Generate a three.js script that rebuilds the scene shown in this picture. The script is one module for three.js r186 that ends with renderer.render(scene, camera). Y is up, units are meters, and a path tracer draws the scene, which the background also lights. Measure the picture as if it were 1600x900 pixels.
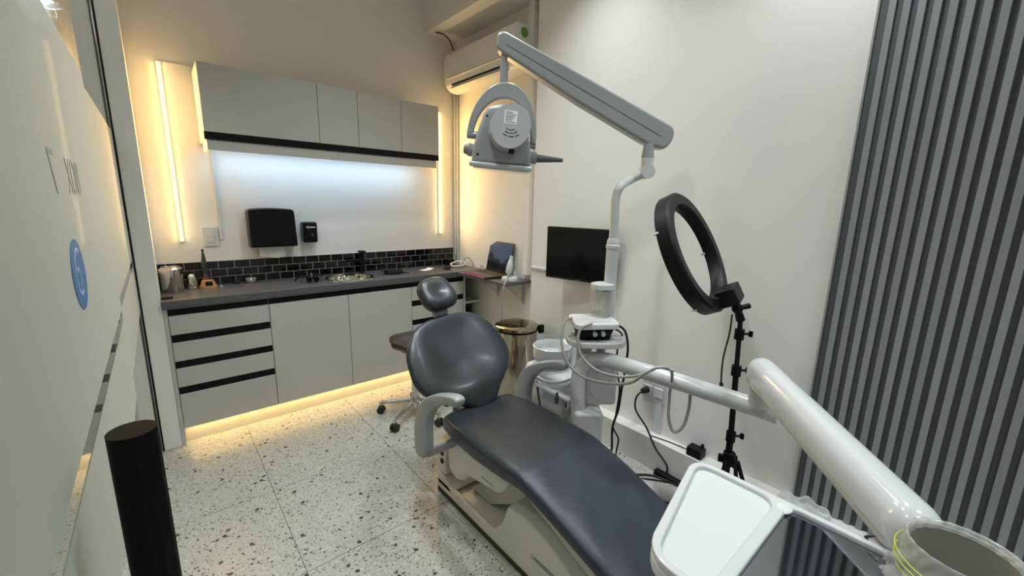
import * as THREE from 'three';
import { RoundedBoxGeometry } from 'three/addons/geometries/RoundedBoxGeometry.js';
import { mergeGeometries, toCreasedNormals } from 'three/addons/utils/BufferGeometryUtils.js';
import { RectAreaLightUniformsLib } from 'three/addons/lights/RectAreaLightUniformsLib.js';
import { FontLoader } from 'three/addons/loaders/FontLoader.js';
import { TextGeometry } from 'three/addons/geometries/TextGeometry.js';

// ---------------------------------------------------------------- camera, sky, exposure
RectAreaLightUniformsLib.init();
const scene = new THREE.Scene();
const renderer = new THREE.WebGLRenderer({ antialias: true });
renderer.toneMapping = THREE.LinearToneMapping;
renderer.toneMappingExposure = 1.0;
renderer.shadowMap.enabled = true;
scene.background = new THREE.Color(0x0b0c0d);
const F = 646.65;
const camera = new THREE.PerspectiveCamera(2 * Math.atan(450 / F) * 180 / Math.PI, 16 / 9, 0.02, 60);
camera.position.set(0, 1.5, 0);
camera.rotation.set(-0.19902, -0.70794, 0.02162, 'YXZ');
camera.updateMatrixWorld();
scene.add(camera);

// ceiling lights (cool white) and LED strips (warm), set here, built further down
const COOL = new THREE.Color(0.90, 0.97, 1.0), WARM = new THREE.Color(1.0, 0.61, 0.21), WHITE = new THREE.Color(0.52, 0.75, 1.0);
const DOWN_I = 7.6, WARM_L = 132, PLINTH_L = 38, UNDER_L = 25, HALL_I = 2.6;
const CEIL = 3.3, XR = 2.134, XA = 2.245, ZB = -3.48, ZN = 1.5;

// ---------------------------------------------------------------- helpers
let seed = 20240607;
const rnd = () => { seed |= 0; seed = seed + 0x6D2B79F5 | 0; let t = Math.imul(seed ^ seed >>> 15, 1 | seed); t = t + Math.imul(t ^ t >>> 7, 61 | t) ^ t; return ((t ^ t >>> 14) >>> 0) / 4294967296; };
const rr = (a, b) => a + (b - a) * rnd();
const V = (x, y, z) => new THREE.Vector3(x, y, z);
const ray = (x, y) => V((x - 800) / F, -(y - 450) / F, -1).applyQuaternion(camera.quaternion);
const at = (x, y, d) => ray(x, y).multiplyScalar(d).add(camera.position);              // d: distance along the view axis
const onX = (x, y, X) => { const r = ray(x, y); return r.multiplyScalar(X / r.x).add(camera.position); };
const onY = (x, y, Y) => { const r = ray(x, y); return r.multiplyScalar((Y - 1.5) / r.y).add(camera.position); };
const onZ = (x, y, Z) => { const r = ray(x, y); return r.multiplyScalar(Z / r.z).add(camera.position); };

const taken = {};
const numbered = n => { taken[n] = (taken[n] ?? -1) + 1; return taken[n] ? `${n}_${String(taken[n]).padStart(3, '0')}` : n; };
const lit = o => { o.traverse(c => { if (c.isMesh) { c.castShadow = true; c.receiveShadow = true; } }); return o; };
function thing(name, label, category, pos = V(0, 0, 0), group, kind) {
  const o = new THREE.Group(); o.name = numbered(name); o.position.copy(pos); scene.add(o);
  o.userData = { label, category }; if (group) o.userData.group = group; if (kind) o.userData.kind = kind;
  o.updateMatrixWorld(); return o;
}
// geometry given in world coordinates
function part(name, geo, mat, parent, label) {
  const m = new THREE.Mesh(geo, mat); m.name = name; parent.updateWorldMatrix(true, false);
  geo.applyMatrix4(parent.matrixWorld.clone().invert()); parent.add(m); lit(m);
  if (label) m.userData.label = label; return m;
}
// geometry given in the parent's own coordinates
function lpart(name, geo, mat, parent, label) {
  const m = new THREE.Mesh(geo, mat); m.name = name; parent.add(m); lit(m); if (label) m.userData.label = label; return m;
}
function single(name, label, category, geo, mat, group, kind) {
  geo.computeBoundingBox(); const b = geo.boundingBox, c = b.getCenter(V(0, 0, 0)); c.y = b.min.y;
  geo.translate(-c.x, -c.y, -c.z);
  const m = new THREE.Mesh(geo, mat); m.name = numbered(name); m.position.copy(c); scene.add(m); lit(m);
  m.userData = { label, category }; if (group) m.userData.group = group; if (kind) m.userData.kind = kind; return m;
}
const struct = (name, label, category, geo, mat) => single(name, label, category, geo, mat, null, 'structure');
// box from min to max corner
function bx(x0, x1, y0, y1, z0, z1, r = 0, seg = 2) {
  const w = x1 - x0, h = y1 - y0, d = z1 - z0;
  const g = r > 0 ? new RoundedBoxGeometry(w, h, d, seg, Math.min(r, w / 2 - 1e-4, h / 2 - 1e-4, d / 2 - 1e-4)) : new THREE.BoxGeometry(w, h, d);
  g.translate((x0 + x1) / 2, (y0 + y1) / 2, (z0 + z1) / 2); return g;
}
function boxUV(g, s = 1, ox = 0, oy = 0) {
  if (g.index) g = g.toNonIndexed();
  const p = g.attributes.position, n = g.attributes.normal, uv = new Float32Array(p.count * 2);
  for (let i = 0; i < p.count; i++) {
    const ax = Math.abs(n.getX(i)), ay = Math.abs(n.getY(i)), az = Math.abs(n.getZ(i));
    let u, v; if (ay >= ax && ay >= az) { u = p.getX(i); v = p.getZ(i); } else if (ax >= az) { u = p.getZ(i); v = p.getY(i); } else { u = p.getX(i); v = p.getY(i); }
    uv[2 * i] = u / s + ox; uv[2 * i + 1] = v / s + oy;
  }
  g.setAttribute('uv', new THREE.BufferAttribute(uv, 2)); return g;
}
const merge = gs => { const l = gs.map(g => { g = g.index ? g.toNonIndexed() : g; for (const k of Object.keys(g.attributes)) if (!['position', 'normal', 'uv'].includes(k)) g.deleteAttribute(k); return g; }); return mergeGeometries(l); };
function tube(pts, r, seg = 48, rad = 10, tension = 0.5) {
  const c = new THREE.CatmullRomCurve3(pts.map(p => Array.isArray(p) ? V(...p) : p), false, 'centripetal', tension);
  const g = new THREE.TubeGeometry(c, seg, r, rad); const e = [0, 1].map(t => { const s = new THREE.SphereGeometry(r, rad, 6); s.translate(...c.getPoint(t).toArray()); return s; });
  return merge([g, ...e]);
}
function rod(a, b, r0, r1 = r0, rad = 20) {
  const d = b.clone().sub(a), g = new THREE.CylinderGeometry(r1, r0, d.length(), rad);
  g.applyQuaternion(new THREE.Quaternion().setFromUnitVectors(V(0, 1, 0), d.normalize())); const m = a.clone().add(b).multiplyScalar(0.5); g.translate(m.x, m.y, m.z); return g;
}
function lathe(prof, x, y, z, seg = 36) { const g = new THREE.LatheGeometry(prof.map(p => new THREE.Vector2(p[0], p[1])), seg); g.translate(x, y, z); return toCreasedNormals(g, 0.7); }
function extr(shape, depth, bevel = 0.002, seg = 2, cs = 24) {
  return new THREE.ExtrudeGeometry(shape, { depth: Math.max(depth - 2 * bevel, 1e-4), bevelEnabled: bevel > 0, bevelThickness: bevel, bevelSize: bevel, bevelOffset: -bevel, bevelSegments: seg, curveSegments: cs }).translate(0, 0, bevel);
}
const shapeOf = pts => new THREE.Shape(pts.map(p => new THREE.Vector2(p[0], p[1])));
const splineShape = (pts, n = 80) => { const c = new THREE.CatmullRomCurve3(pts.map(p => V(p[0], p[1], 0)), true, 'centripetal'); return new THREE.Shape(c.getPoints(n).slice(0, -1).map(p => new THREE.Vector2(p.x, p.y))); };
function rrect(w, h, r) {
  const s = new THREE.Shape(), x = -w / 2, y = -h / 2;
  s.moveTo(x + r, y); s.lineTo(x + w - r, y); s.absarc(x + w - r, y + r, r, -Math.PI / 2, 0); s.lineTo(x + w, y + h - r); s.absarc(x + w - r, y + h - r, r, 0, Math.PI / 2);
  s.lineTo(x + r, y + h); s.absarc(x + r, y + h - r, r, Math.PI / 2, Math.PI); s.lineTo(x, y + r); s.absarc(x + r, y + r, r, Math.PI, 1.5 * Math.PI); return s;
}
// profile in the y-z plane, extruded along x from x0 to x1 ; pts are [z, y]
function sideExtrude(shape, x0, x1, bevel = 0.004) { const g = extr(shape, x1 - x0, bevel, 3); g.rotateY(Math.PI / 2); g.scale(1, 1, -1); flip(g); g.translate(x0, 0, 0); return toCreasedNormals(g, 0.5); }
function flip(g) { // restore winding after mirroring
  if (g.index) { const a = g.index.array; for (let i = 0; i < a.length; i += 3) { const t = a[i]; a[i] = a[i + 2]; a[i + 2] = t; } }
  else for (const k of Object.keys(g.attributes)) { const at = g.attributes[k], n = at.itemSize, a = at.array; for (let i = 0; i < at.count; i += 3) for (let j = 0; j < n; j++) { const t = a[i * n + j]; a[i * n + j] = a[(i + 2) * n + j]; a[(i + 2) * n + j] = t; } }
  g.computeVertexNormals(); return g;
}
function loft(rings, caps = true) {
  const n = rings[0].length, pos = [], idx = [], uv = [];
  rings.forEach((r, i) => r.forEach((p, j) => { pos.push(p.x, p.y, p.z); uv.push(j / n * 1.2, i / rings.length * 1.2); }));
  for (let i = 0; i < rings.length - 1; i++) for (let j = 0; j < n; j++) { const a = i * n + j, b = i * n + (j + 1) % n, c = a + n, d = b + n; idx.push(a, c, b, b, c, d); }
  if (caps) for (const [i, f] of [[0, 0], [rings.length - 1, 1]]) {
    const c = rings[i].reduce((s, p) => s.add(p), V(0, 0, 0)).multiplyScalar(1 / n), k = pos.length / 3; pos.push(c.x, c.y, c.z); uv.push(0, 0);
    for (let j = 0; j < n; j++) { const a = i * n + j, b = i * n + (j + 1) % n; f ? idx.push(a, k, b) : idx.push(a, b, k); }
  }
  const g = new THREE.BufferGeometry(); g.setAttribute('position', new THREE.Float32BufferAttribute(pos, 3)); g.setAttribute('uv', new THREE.Float32BufferAttribute(uv, 2)); g.setIndex(idx); g.computeVertexNormals();
  // make it face outwards
  g.computeBoundingBox(); const cc = g.boundingBox.getCenter(V(0, 0, 0)); let s = 0; const P = g.attributes.position, N = g.attributes.normal;
  for (let i = 0; i < P.count; i++) s += (P.getX(i) - cc.x) * N.getX(i) + (P.getY(i) - cc.y) * N.getY(i) + (P.getZ(i) - cc.z) * N.getZ(i);
  if (s < 0) flip(g); return g;
}
const sgnpow = (v, e) => Math.sign(v) * Math.pow(Math.abs(v), e);
// upholstered cushion along a path in the y-z plane: stations {y, z, hw, th}
function cushion(xc, st, { e = 3.2, n = 40, sub = 8, dish = 0, endR = 0.04 } = {}) {
  const cv = new THREE.CatmullRomCurve3(st.map(s => V(0, s.y, s.z)), false, 'centripetal'), rings = [], N = (st.length - 1) * sub;
  const val = (k, t) => { const f = t * (st.length - 1), i = Math.min(st.length - 2, Math.floor(f)), u = f - i; return st[i][k] * (1 - u) + st[i + 1][k] * u; };
  const L = cv.getLength();
  const one = (t, sc, off) => {
    const p = cv.getPoint(t), tg = cv.getTangent(t), nm = V(0, tg.z, -tg.y); if (nm.y < 0) nm.negate(); const hw = val('hw', t), th = val('th', t), ring = [];
    for (let j = 0; j < n; j++) {
      const a = j / n * Math.PI * 2, cx = sgnpow(Math.cos(a), 2 / e), sy = sgnpow(Math.sin(a), 2 / e);
      let w = sy * th / 2 * sc; if (sy > 0) w -= dish * Math.pow(1 - cx * cx, 1.5) * sc;
      ring.push(V(xc + cx * (hw - endR * (1 - sc)), p.y + nm.y * w + tg.y * off, p.z + nm.z * w + tg.z * off));
    } return ring;
  };
  for (let k = 6; k >= 1; k--) { const a = k / 6 * Math.PI / 2; rings.push(one(0, Math.max(0.02, Math.cos(a)), -endR * Math.sin(a))); }
  for (let i = 0; i <= N; i++) rings.push(one(i / N, 1, 0));
  for (let k = 1; k <= 6; k++) { const a = k / 6 * Math.PI / 2; rings.push(one(1, Math.max(0.02, Math.cos(a)), endR * Math.sin(a))); }
  return loft(rings);
}
// padded shell with a free outline: outline [[u, v]], front and back thickness, dish(u, v, r)
function pillow(outline, tf, tb, dish = () => 0, n = 72, p = 4) {
  const c = new THREE.CatmullRomCurve3(outline.map(q => V(q[0], q[1], 0)), true, 'centripetal').getPoints(n).slice(0, -1);
  const cu = c.reduce((s, q) => s + q.x, 0) / c.length, cvv = c.reduce((s, q) => s + q.y, 0) / c.length, rs = [0.02, 0.15, 0.3, 0.45, 0.6, 0.72, 0.82, 0.9, 0.95, 0.98, 1], rings = [];
  const mk = (r, f) => c.map(q => { const u = cu + (q.x - cu) * r, v = cvv + (q.y - cvv) * r, h = Math.pow(Math.max(0, 1 - Math.pow(r, p)), 1 / 2.2); return V(u, v, f > 0 ? h * tf - dish(u, v, r) * h : -h * tb); });
  for (const r of rs) rings.push(mk(r, 1)); for (const r of [...rs].reverse().slice(1)) rings.push(mk(r, -1)); return loft(rings);
}

// ---------------------------------------------------------------- textures and materials
function noiseTex(n, cells, octaves, lo, hi, contrast = 1) {
  const d = new Uint8Array(n * n * 4), lat = [];
  for (let o = 0; o < octaves; o++) { const k = cells << o; lat.push([k, Float32Array.from({ length: k * k }, rnd)]); }
  for (let y = 0; y < n; y++) for (let x = 0; x < n; x++) {
    let v = 0, w = 0; for (let o = 0; o < octaves; o++) {
      const [k, a] = lat[o], fx = x / n * k, fy = y / n * k, ix = fx | 0, iy = fy | 0, u = (fx - ix) ** 2 * (3 - 2 * (fx - ix)), t = (fy - iy) ** 2 * (3 - 2 * (fy - iy)), q = (i, j) => a[((iy + j) % k) * k + (ix + i) % k], am = 1 / (o + 1);
      v += am * ((q(0, 0) * (1 - u) + q(1, 0) * u) * (1 - t) + (q(0, 1) * (1 - u) + q(1, 1) * u) * t); w += am;
    }
    v = Math.min(1, Math.max(0, (v / w - 0.5) * contrast + 0.5)); const c = lo + (hi - lo) * v, i = (y * n + x) * 4; d[i] = d[i + 1] = d[i + 2] = c; d[i + 3] = 255;
  }
  const t = new THREE.DataTexture(d, n, n); t.wrapS = t.wrapT = THREE.RepeatWrapping; t.magFilter = THREE.LinearFilter; t.minFilter = THREE.LinearMipmapLinearFilter; t.generateMipmaps = true; t.needsUpdate = true; return t;
}
const grain = noiseTex(256, 32, 3, 0, 255), mottle = noiseTex(256, 6, 4, 225, 255, 1.2); mottle.colorSpace = THREE.SRGBColorSpace;
function terrazzo() {
  const n = 1024, c = document.createElement('canvas'); c.width = c.height = n; const g = c.getContext('2d');
  g.fillStyle = '#c3c4be'; g.fillRect(0, 0, n, n);
  const chip = (x, y, r, col) => {
    const k = 5 + (rnd() * 3 | 0), a0 = rr(0, 6.28), st = rr(0.55, 1), P = []; for (let i = 0; i < k; i++) { const a = i / k * 6.283 + rr(-0.35, 0.35), q = r * rr(0.7, 1.1), u = Math.cos(a) * q, v = Math.sin(a) * q * st; P.push([u * Math.cos(a0) - v * Math.sin(a0), u * Math.sin(a0) + v * Math.cos(a0)]); }
    for (const ox of [-n, 0, n]) for (const oy of [-n, 0, n]) { const X = x + ox, Y = y + oy; if (X < -40 || Y < -40 || X > n + 40 || Y > n + 40) continue; g.fillStyle = col; g.beginPath(); P.forEach((p, i) => i ? g.lineTo(X + p[0], Y + p[1]) : g.moveTo(X + p[0], Y + p[1])); g.closePath(); g.fill(); }
  };
  const grey = (a, b, t = 0) => { const v = rr(a, b) | 0; return `rgb(${v + t | 0},${v + (t * 0.5) | 0},${v - t * 0.6 | 0})`; };
  for (let i = 0; i < 5200; i++) chip(rr(0, n), rr(0, n), rr(2, 7), grey(178, 226));
  for (let i = 0; i < 4200; i++) chip(rr(0, n), rr(0, n), rr(1.5, 5.5), grey(140, 182, rr(-2, 6)));
  for (let i = 0; i < 1900; i++) chip(rr(0, n), rr(0, n), rr(1.5, 6), grey(98, 136, rr(-3, 8)));
  for (let i = 0; i < 620; i++) chip(rr(0, n), rr(0, n), rr(2, 6.5), grey(54, 92, rr(-2, 6)));
  for (let i = 0; i < 64; i++) chip(rr(0, n), rr(0, n), rr(7, 14), grey(48, 74, rr(0, 5)));
  const t = new THREE.CanvasTexture(c); t.colorSpace = THREE.SRGBColorSpace; t.wrapS = t.wrapT = THREE.RepeatWrapping; t.anisotropy = 8; return t;
}
const rep = (t, k) => { const c = t.clone(); c.repeat.set(k, k); c.needsUpdate = true; return c; };
const S = (color, roughness = 0.6, o = {}) => new THREE.MeshStandardMaterial({ color, roughness, ...o });
const P = (color, roughness, o = {}) => new THREE.MeshPhysicalMaterial({ color, roughness, ...o });
const terr = terrazzo();
const M = {
  wall: S('#e7e6e2', 0.85, { bumpMap: grain, bumpScale: 0.0004 }),
  ceil: S('#dfdfdc', 0.9),
  hall: S('#b5ad9c', 0.9),
  floor: S('#e2e3df', 0.36, { map: terr }),
  grout: S('#5a5854', 0.9),
  laminate: S('#bdbdb7', 0.42, { bumpMap: rep(grain, 3), bumpScale: 0.00008 }),
  carcass: S('#d4d3cd', 0.5),
  black: P('#0a0a0b', 0.45, { specularIntensity: 0.4 }),
  blackM: P('#0b0b0c', 0.55, { specularIntensity: 0.45 }),
  blackGloss: S('#08080a', 0.12),
  counter: S('#59595b', 0.3, { bumpMap: rep(grain, 3), bumpScale: 0.00005 }),
  tile: S('#09090b', 0.1),
  tileGrout: S('#b0b0ac', 0.9),
  chrome: S('#d7d8d8', 0.09, { metalness: 1 }),
  steel: S('#c9c6bf', 0.14, { metalness: 1 }),
  alu: S('#c4c6c8', 0.28, { metalness: 1 }),
  whiteP: P('#cdd0d0', 0.35),
  whiteG: P('#c9cccc', 0.16, { clearcoat: 0.6, clearcoatRoughness: 0.06 }),
  creamP: P('#d3d1c8', 0.3),
  greyP: P('#979c9d', 0.38),
  lampP: P('#979b9b', 0.3),
  darkGrey: S('#3f4244', 0.45),
  leather: P('#272d33', 0.42, { bumpMap: rep(grain, 10), bumpScale: 0.00012, clearcoat: 0.18, clearcoatRoughness: 0.22 }),
  cover: P('#3e4552', 0.22, { bumpMap: rep(grain, 2), bumpScale: 0.0025, clearcoat: 0.5, clearcoatRoughness: 0.12 }),
  stoolSeat: P('#2a2420', 0.4, { bumpMap: rep(grain, 4), bumpScale: 0.0003 }),
  slat: S('#787d7d', 0.8, { bumpMap: rep(grain, 2), bumpScale: 0.0004 }),
  felt: S('#5d6264', 0.95),
  slatTrim: S('#9a9c98', 0.7),
  glass: P('#ffffff', 0.0, { transmission: 1, ior: 1.5, thickness: 0 }),
  film: P('#c3ccc2', 0.72, { transmission: 0.4, thickness: 0, ior: 1.4, side: THREE.DoubleSide }),
  clear: P('#ffffff', 0.03, { transmission: 1, ior: 1.45, thickness: 0, side: THREE.DoubleSide }),
  plastic: P('#f4f6f4', 0.16, { transmission: 0.72, ior: 1.4, thickness: 0, side: THREE.DoubleSide }),
  screen: S('#050506', 0.14),
  cable: S('#a3a49f', 0.45),
  cableW: S('#e2e2de', 0.45),
  cableB: S('#0c0c0d', 0.5),
  paper: S('#ececea', 0.9),
  hose: S('#cfd0ce', 0.4),
  wood: S('#a97b4c', 0.5),
  copper: S('#8a5a49', 0.35, { metalness: 0.4 }),
};
const glow = (col, k) => new THREE.MeshStandardMaterial({ color: 0x222222, emissive: col, emissiveIntensity: k, roughness: 0.5 });
function area(col, k, w, h, pos, look, parent) { const l = new THREE.RectAreaLight(col, k, w, h); l.castShadow = true; parent.updateWorldMatrix(true, false); const p = pos.clone().applyMatrix4(parent.matrixWorld.clone().invert()), q = look.clone().applyMatrix4(parent.matrixWorld.clone().invert()); l.position.copy(p); parent.add(l); l.lookAt(look); return l; }

// ---------------------------------------------------------------- the room
{
  const T = 0.12;
  const wb = thing('wall_back', 'off-white plastered wall behind the counter and the cabinets', 'wall', V(1.1, 0, ZB), null, 'structure');
  part('plaster', boxUV(bx(-0.2, XA + 0.2, 0, CEIL, ZB - T, ZB)), M.wall, wb);
  // tiled splashback: grout bed and every tile
  const y0 = 0.912, rowH = 0.0545, pitch = 0.0935;
  part('grout_bed', bx(-0.03, 2.2, y0, y0 + 3 * rowH, ZB, ZB + 0.006), M.tileGrout, wb);
  const shades = ['#0a0a0c', '#0c0c0f', '#08090a'].map(c => S(c, 0.1));
  for (let r = 0; r < 3; r++) for (let k = -3; k < 26; k++) {
    const a = 0.1075 + k * pitch + (r % 2 ? 0 : 0) + (r === 1 ? pitch / 2 : 0), x0 = Math.max(a, -0.03) + 0.002, x1 = Math.min(a + pitch, 2.2) - 0.002; if (x1 - x0 < 0.012) continue;
    part('tile', bx(x0, x1, y0 + r * rowH + 0.002, y0 + (r + 1) * rowH - 0.002, ZB + 0.003, ZB + 0.009, 0.0015, 1), shades[(r * 7 + k * 5 + 90) % 3], wb);
  }
  struct('wall_right', 'white wall with the monitor and the power socket', 'wall', boxUV(bx(XR, XR + 0.3, 0, CEIL, -2.27, ZN)), M.wall);
  struct('wall_recess', 'white recessed wall behind the air conditioner and the laptop shelf', 'wall', boxUV(bx(XA, XA + 0.25, 0, CEIL, ZB, -2.27)), M.wall);
  struct('wall_behind', 'white wall behind the camera', 'wall', bx(-1.9, XR + 0.3, 0, CEIL, ZN, ZN + T), M.wall);
  struct('wall_corridor', 'beige wall of the corridor outside the glass', 'wall', bx(-1.7, -1.6, 0, CEIL, -7.2, ZN), M.hall);
  struct('wall_corridor_end', 'beige wall at the end of the corridor', 'wall', bx(-1.7, -0.2, 0, CEIL, -7.3, -7.2), M.hall);
  struct('wall_corridor_side', 'beige corridor wall beyond the room', 'wall', bx(-0.2, -0.1, 0, CEIL, -7.2, ZB), M.hall);
  struct('ceiling', 'plain white ceiling', 'ceiling', bx(-1.8, XA + 0.25, CEIL, CEIL + 0.12, -7.3, ZN + T), M.ceil);
  struct('ceiling_beam', 'white boxed ceiling beam above the air conditioner', 'beam', boxUV(bx(1.93, XA, 2.92, CEIL, ZB, -2.27)), M.wall);
  struct('wall_lintel', 'white lintel above the glass partition', 'lintel', bx(-0.19, -0.07, 2.62, CEIL, ZB, ZN), M.wall);
  struct('pillar', 'grey-white square pillar between the glass and the drawers', 'pillar', boxUV(bx(-0.115, -0.031, 0, CEIL, ZB, -3.05, 0.003)), M.wall);
  struct('trim_seal', 'thin black seal between pillar and glass', 'trim', bx(-0.122, -0.115, 0, CEIL, -3.10, -3.046), M.black);
  struct('trim_conduit_box', 'white boxed conduit beside the air conditioner', 'trim', bx(2.2, XA, 0.95, 2.92, -2.452, -2.392), M.wall);
  struct('trim_corner_conduit', 'pair of thin white pipes running up the corner behind the counter', 'trim', merge([rod(V(2.215, 1.0, -3.455), V(2.215, 2.5, -3.455), 0.011), rod(V(2.232, 0.92, -3.435), V(2.232, 2.46, -3.435), 0.009)]), M.whiteP);
  // boxed ledge along the foot of the wall
  struct('baseboard_ledge', 'white boxed ledge along the foot of the wall', 'ledge', bx(2.05, XR, 0, 0.185, -2.27, ZN, 0.002), M.carcass);
  // floor: grout bed and every terrazzo tile
  const fl = thing('floor', 'speckled light grey terrazzo tile floor', 'floor', V(1, 0, -1), null, 'structure');
  part('grout_bed', bx(-1.7, XA, -0.1, -0.0025, -7.2, ZN), M.grout, fl);
  const tx = 0.645, tz = 0.635, g = 0.0013;
  for (let i = -4; i < 4; i++) for (let k = -9; k < 5; k++) {
    const x0 = Math.max(0.312 + i * tx, -1.6) + g, x1 = Math.min(0.312 + (i + 1) * tx, XA) - g, z0 = Math.max(-1.62 + k * tz, -7.2) + g, z1 = Math.min(-1.62 + (k + 1) * tz, ZN) - g;
    if (x1 - x0 < 0.01 || z1 - z0 < 0.01 || (z1 < ZB && x0 > -0.15)) continue;
    const o = boxUV(bx(x0, x1, -0.02, 0, z0, z1), 1.0, rnd(), rnd());
    part('tile', o, M.floor, fl);
  }
  // slat panel
  const sp = thing('slat_panel', 'dark grey vertical slat wall panel beside the white wall', 'wall panel', V(2.12, 0.185, 0.4));
  part('backing', bx(XR - 0.008, XR, 0.185, CEIL, -0.428, 1.45), M.felt, sp);
  part('edge_strip', bx(XR - 0.02, XR, 0.185, CEIL, -0.435, -0.4285), M.slatTrim, sp);
  const slatM = ['#8d9293', '#919697', '#888d8e'].map(c => S(c, 0.8, { bumpMap: rep(grain, 2), bumpScale: 0.0004 }));
  const slatG = boxUV(bx(-0.0065, 0.0065, 0, CEIL - 0.185, -0.0105, 0.0105, 0.0015, 1));
  for (let k = 0; k < 46; k++) { const m = lpart('slat', slatG, slatM[(k * 5) % 3], sp); m.position.set(XR - 0.0145 - 2.12, 0, -0.392 + k * 0.0405 - 0.4); }
}

// glass partition: sliding door leaf and fixed pane, frosted film with a clear band
{
  const font = await new FontLoader().loadAsync('fonts/droid/droid_sans_regular.typeface.json');
  const plane = (x, y0, y1, z0, z1) => { const g = new THREE.PlaneGeometry(z1 - z0, y1 - y0); g.rotateY(Math.PI / 2); g.translate(x, (y0 + y1) / 2, (z0 + z1) / 2); return g; };
  const d = thing('door_1', 'frosted glass sliding door with a mirrored BOX 7 and a blue round emblem', 'door', V(-0.116, 0, -0.3), null, 'structure');
  part('glass_pane', bx(-0.121, -0.111, 0.01, 2.62, -1.70, 1.1), M.glass, d);
  for (const [a, b] of [[0.874, 1.126], [1.16, 1.83]]) part('frosted_film', plane(-0.1102, a, b, -1.70, 1.1), M.film, d);
  const txt = (s, z, h, zs) => { const g = new TextGeometry(s, { font, size: h, depth: 0.0004, curveSegments: 6, bevelEnabled: false }); g.computeBoundingBox(); g.translate(-g.boundingBox.min.x, 0, 0); g.scale(zs, 1, 1); g.rotateY(-Math.PI / 2); g.translate(-0.1095, 1.502, z); return g; };
  const ink = S('#aeb3a9', 0.8);
  // read from the corridor side: BOX, then 7 towards the camera
  part('lettering', txt('BOX', -1.228, 0.062, 1.0), ink, d, 'grey letters BOX seen mirrored');
  part('lettering', txt('7', -0.965, 0.066, 1.15), ink, d, 'grey figure 7 seen mirrored');
  const disc = new THREE.CylinderGeometry(1, 1, 0.0006, 48); disc.rotateZ(Math.PI / 2); disc.scale(1, 0.059, 0.072); disc.translate(-0.1094, 1.368, -1.005);
  const em = part('emblem', disc, S('#3f7fb8', 0.6), d, 'round blue emblem');
  const arc = new THREE.TorusGeometry(0.033, 0.0035, 6, 32, Math.PI * 1.35); arc.rotateY(Math.PI / 2); arc.scale(0.1, 1, 1.2); arc.rotateX(0.9); arc.translate(-0.109, 1.372, -1.005);
  const arc2 = new THREE.TorusGeometry(0.014, 0.003, 6, 24, Math.PI * 1.2); arc2.rotateY(Math.PI / 2); arc2.scale(0.1, 1, 1.2); arc2.rotateX(-1.2); arc2.translate(-0.109, 1.362, -1.0);
  part('emblem_mark', merge([arc, arc2]), S('#a9c4e0', 0.6), em);
  const h = part('door_handle', (() => { const g = new THREE.CylinderGeometry(0.0243, 0.0243, 0.62, 48); g.translate(-0.0515, 1.219 - 0.31, -0.652); return toCreasedNormals(g, 0.6); })(), P('#050505', 0.65, { specularIntensity: 0.35 }), d, 'thick black round bar handle');
  part('standoff', merge([rod(V(-0.111, 0.9, -0.652), V(-0.06, 0.9, -0.652), 0.009), rod(V(-0.111, 0.66, -0.652), V(-0.06, 0.66, -0.652), 0.009)]), M.black, h);
  const w = thing('window_1', 'fixed frosted glass pane between the sliding door and the pillar', 'glass pane', V(-0.13, 0, -2.4), null, 'structure');
  part('glass_pane', bx(-0.135, -0.125, 0.01, 2.62, -3.046, -1.64), M.glass, w);
  for (const [a, b] of [[0.874, 1.126], [1.16, 1.83]]) part('frosted_film', plane(-0.1242, a, b, -3.046, -1.64), M.film, w);
}

// ---------------------------------------------------------------- lights in the ceiling
{
  const spots = [[1.0, -2.1], [1.62, -1.6], [0.6, -1.2], [1.78, -0.5], [0.45, 1.1], [1.65, 0.85]];
  for (const [x, z] of spots) {
    const t = thing('ceiling_downlight', 'round white recessed downlight in the ceiling', 'ceiling light', V(x, CEIL - 0.03, z), 'ceiling downlights');
    part('rim', lathe([[0.075, 0.03], [0.075, 0], [0.095, 0], [0.1, 0.03]], x, CEIL - 0.03, z), M.whiteP, t);
    part('diffuser', lathe([[0, 0.006], [0.074, 0.006], [0.074, 0.02], [0, 0.02]], x, CEIL - 0.03, z), glow(COOL, 6), t);
    const l = new THREE.SpotLight(COOL, DOWN_I, 0, 0.95, 1, 2); l.shadow.radius = 4; l.castShadow = true; l.position.set(0, -0.012, 0); t.add(l); l.target.position.set(0, -1, 0); t.add(l.target);
  }
  for (const [x, z] of [[-0.75, -0.8], [-0.5, -5.2]]) {
    const t = thing('corridor_lamp', z < -3 ? 'round bluish lamp at the far end of the corridor ceiling' : 'round lamp on the corridor ceiling beside the glass door', 'ceiling light', V(x, z < -3 ? 2.98 : CEIL - 0.05, z));
    const y = t.position.y; part('rim', lathe([[0.11, 0.05], [0.12, 0], [0.13, 0], [0.14, 0.05]], x, y, z), M.whiteP, t);
    part('diffuser', lathe([[0, 0.004], [0.119, 0.004], [0.119, 0.03], [0, 0.03]], x, y, z), glow(new THREE.Color(0.45, 0.8, 1), 1.6), t);
    if (z < -3) part('stem', rod(V(x, y + 0.05, z), V(x, CEIL, z), 0.02), M.whiteP, t);
    const l = new THREE.PointLight(COOL, HALL_I, 0, 2); l.shadow.radius = 5; l.castShadow = true; l.position.set(0, -0.06, 0); t.add(l);
  }
}

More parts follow.
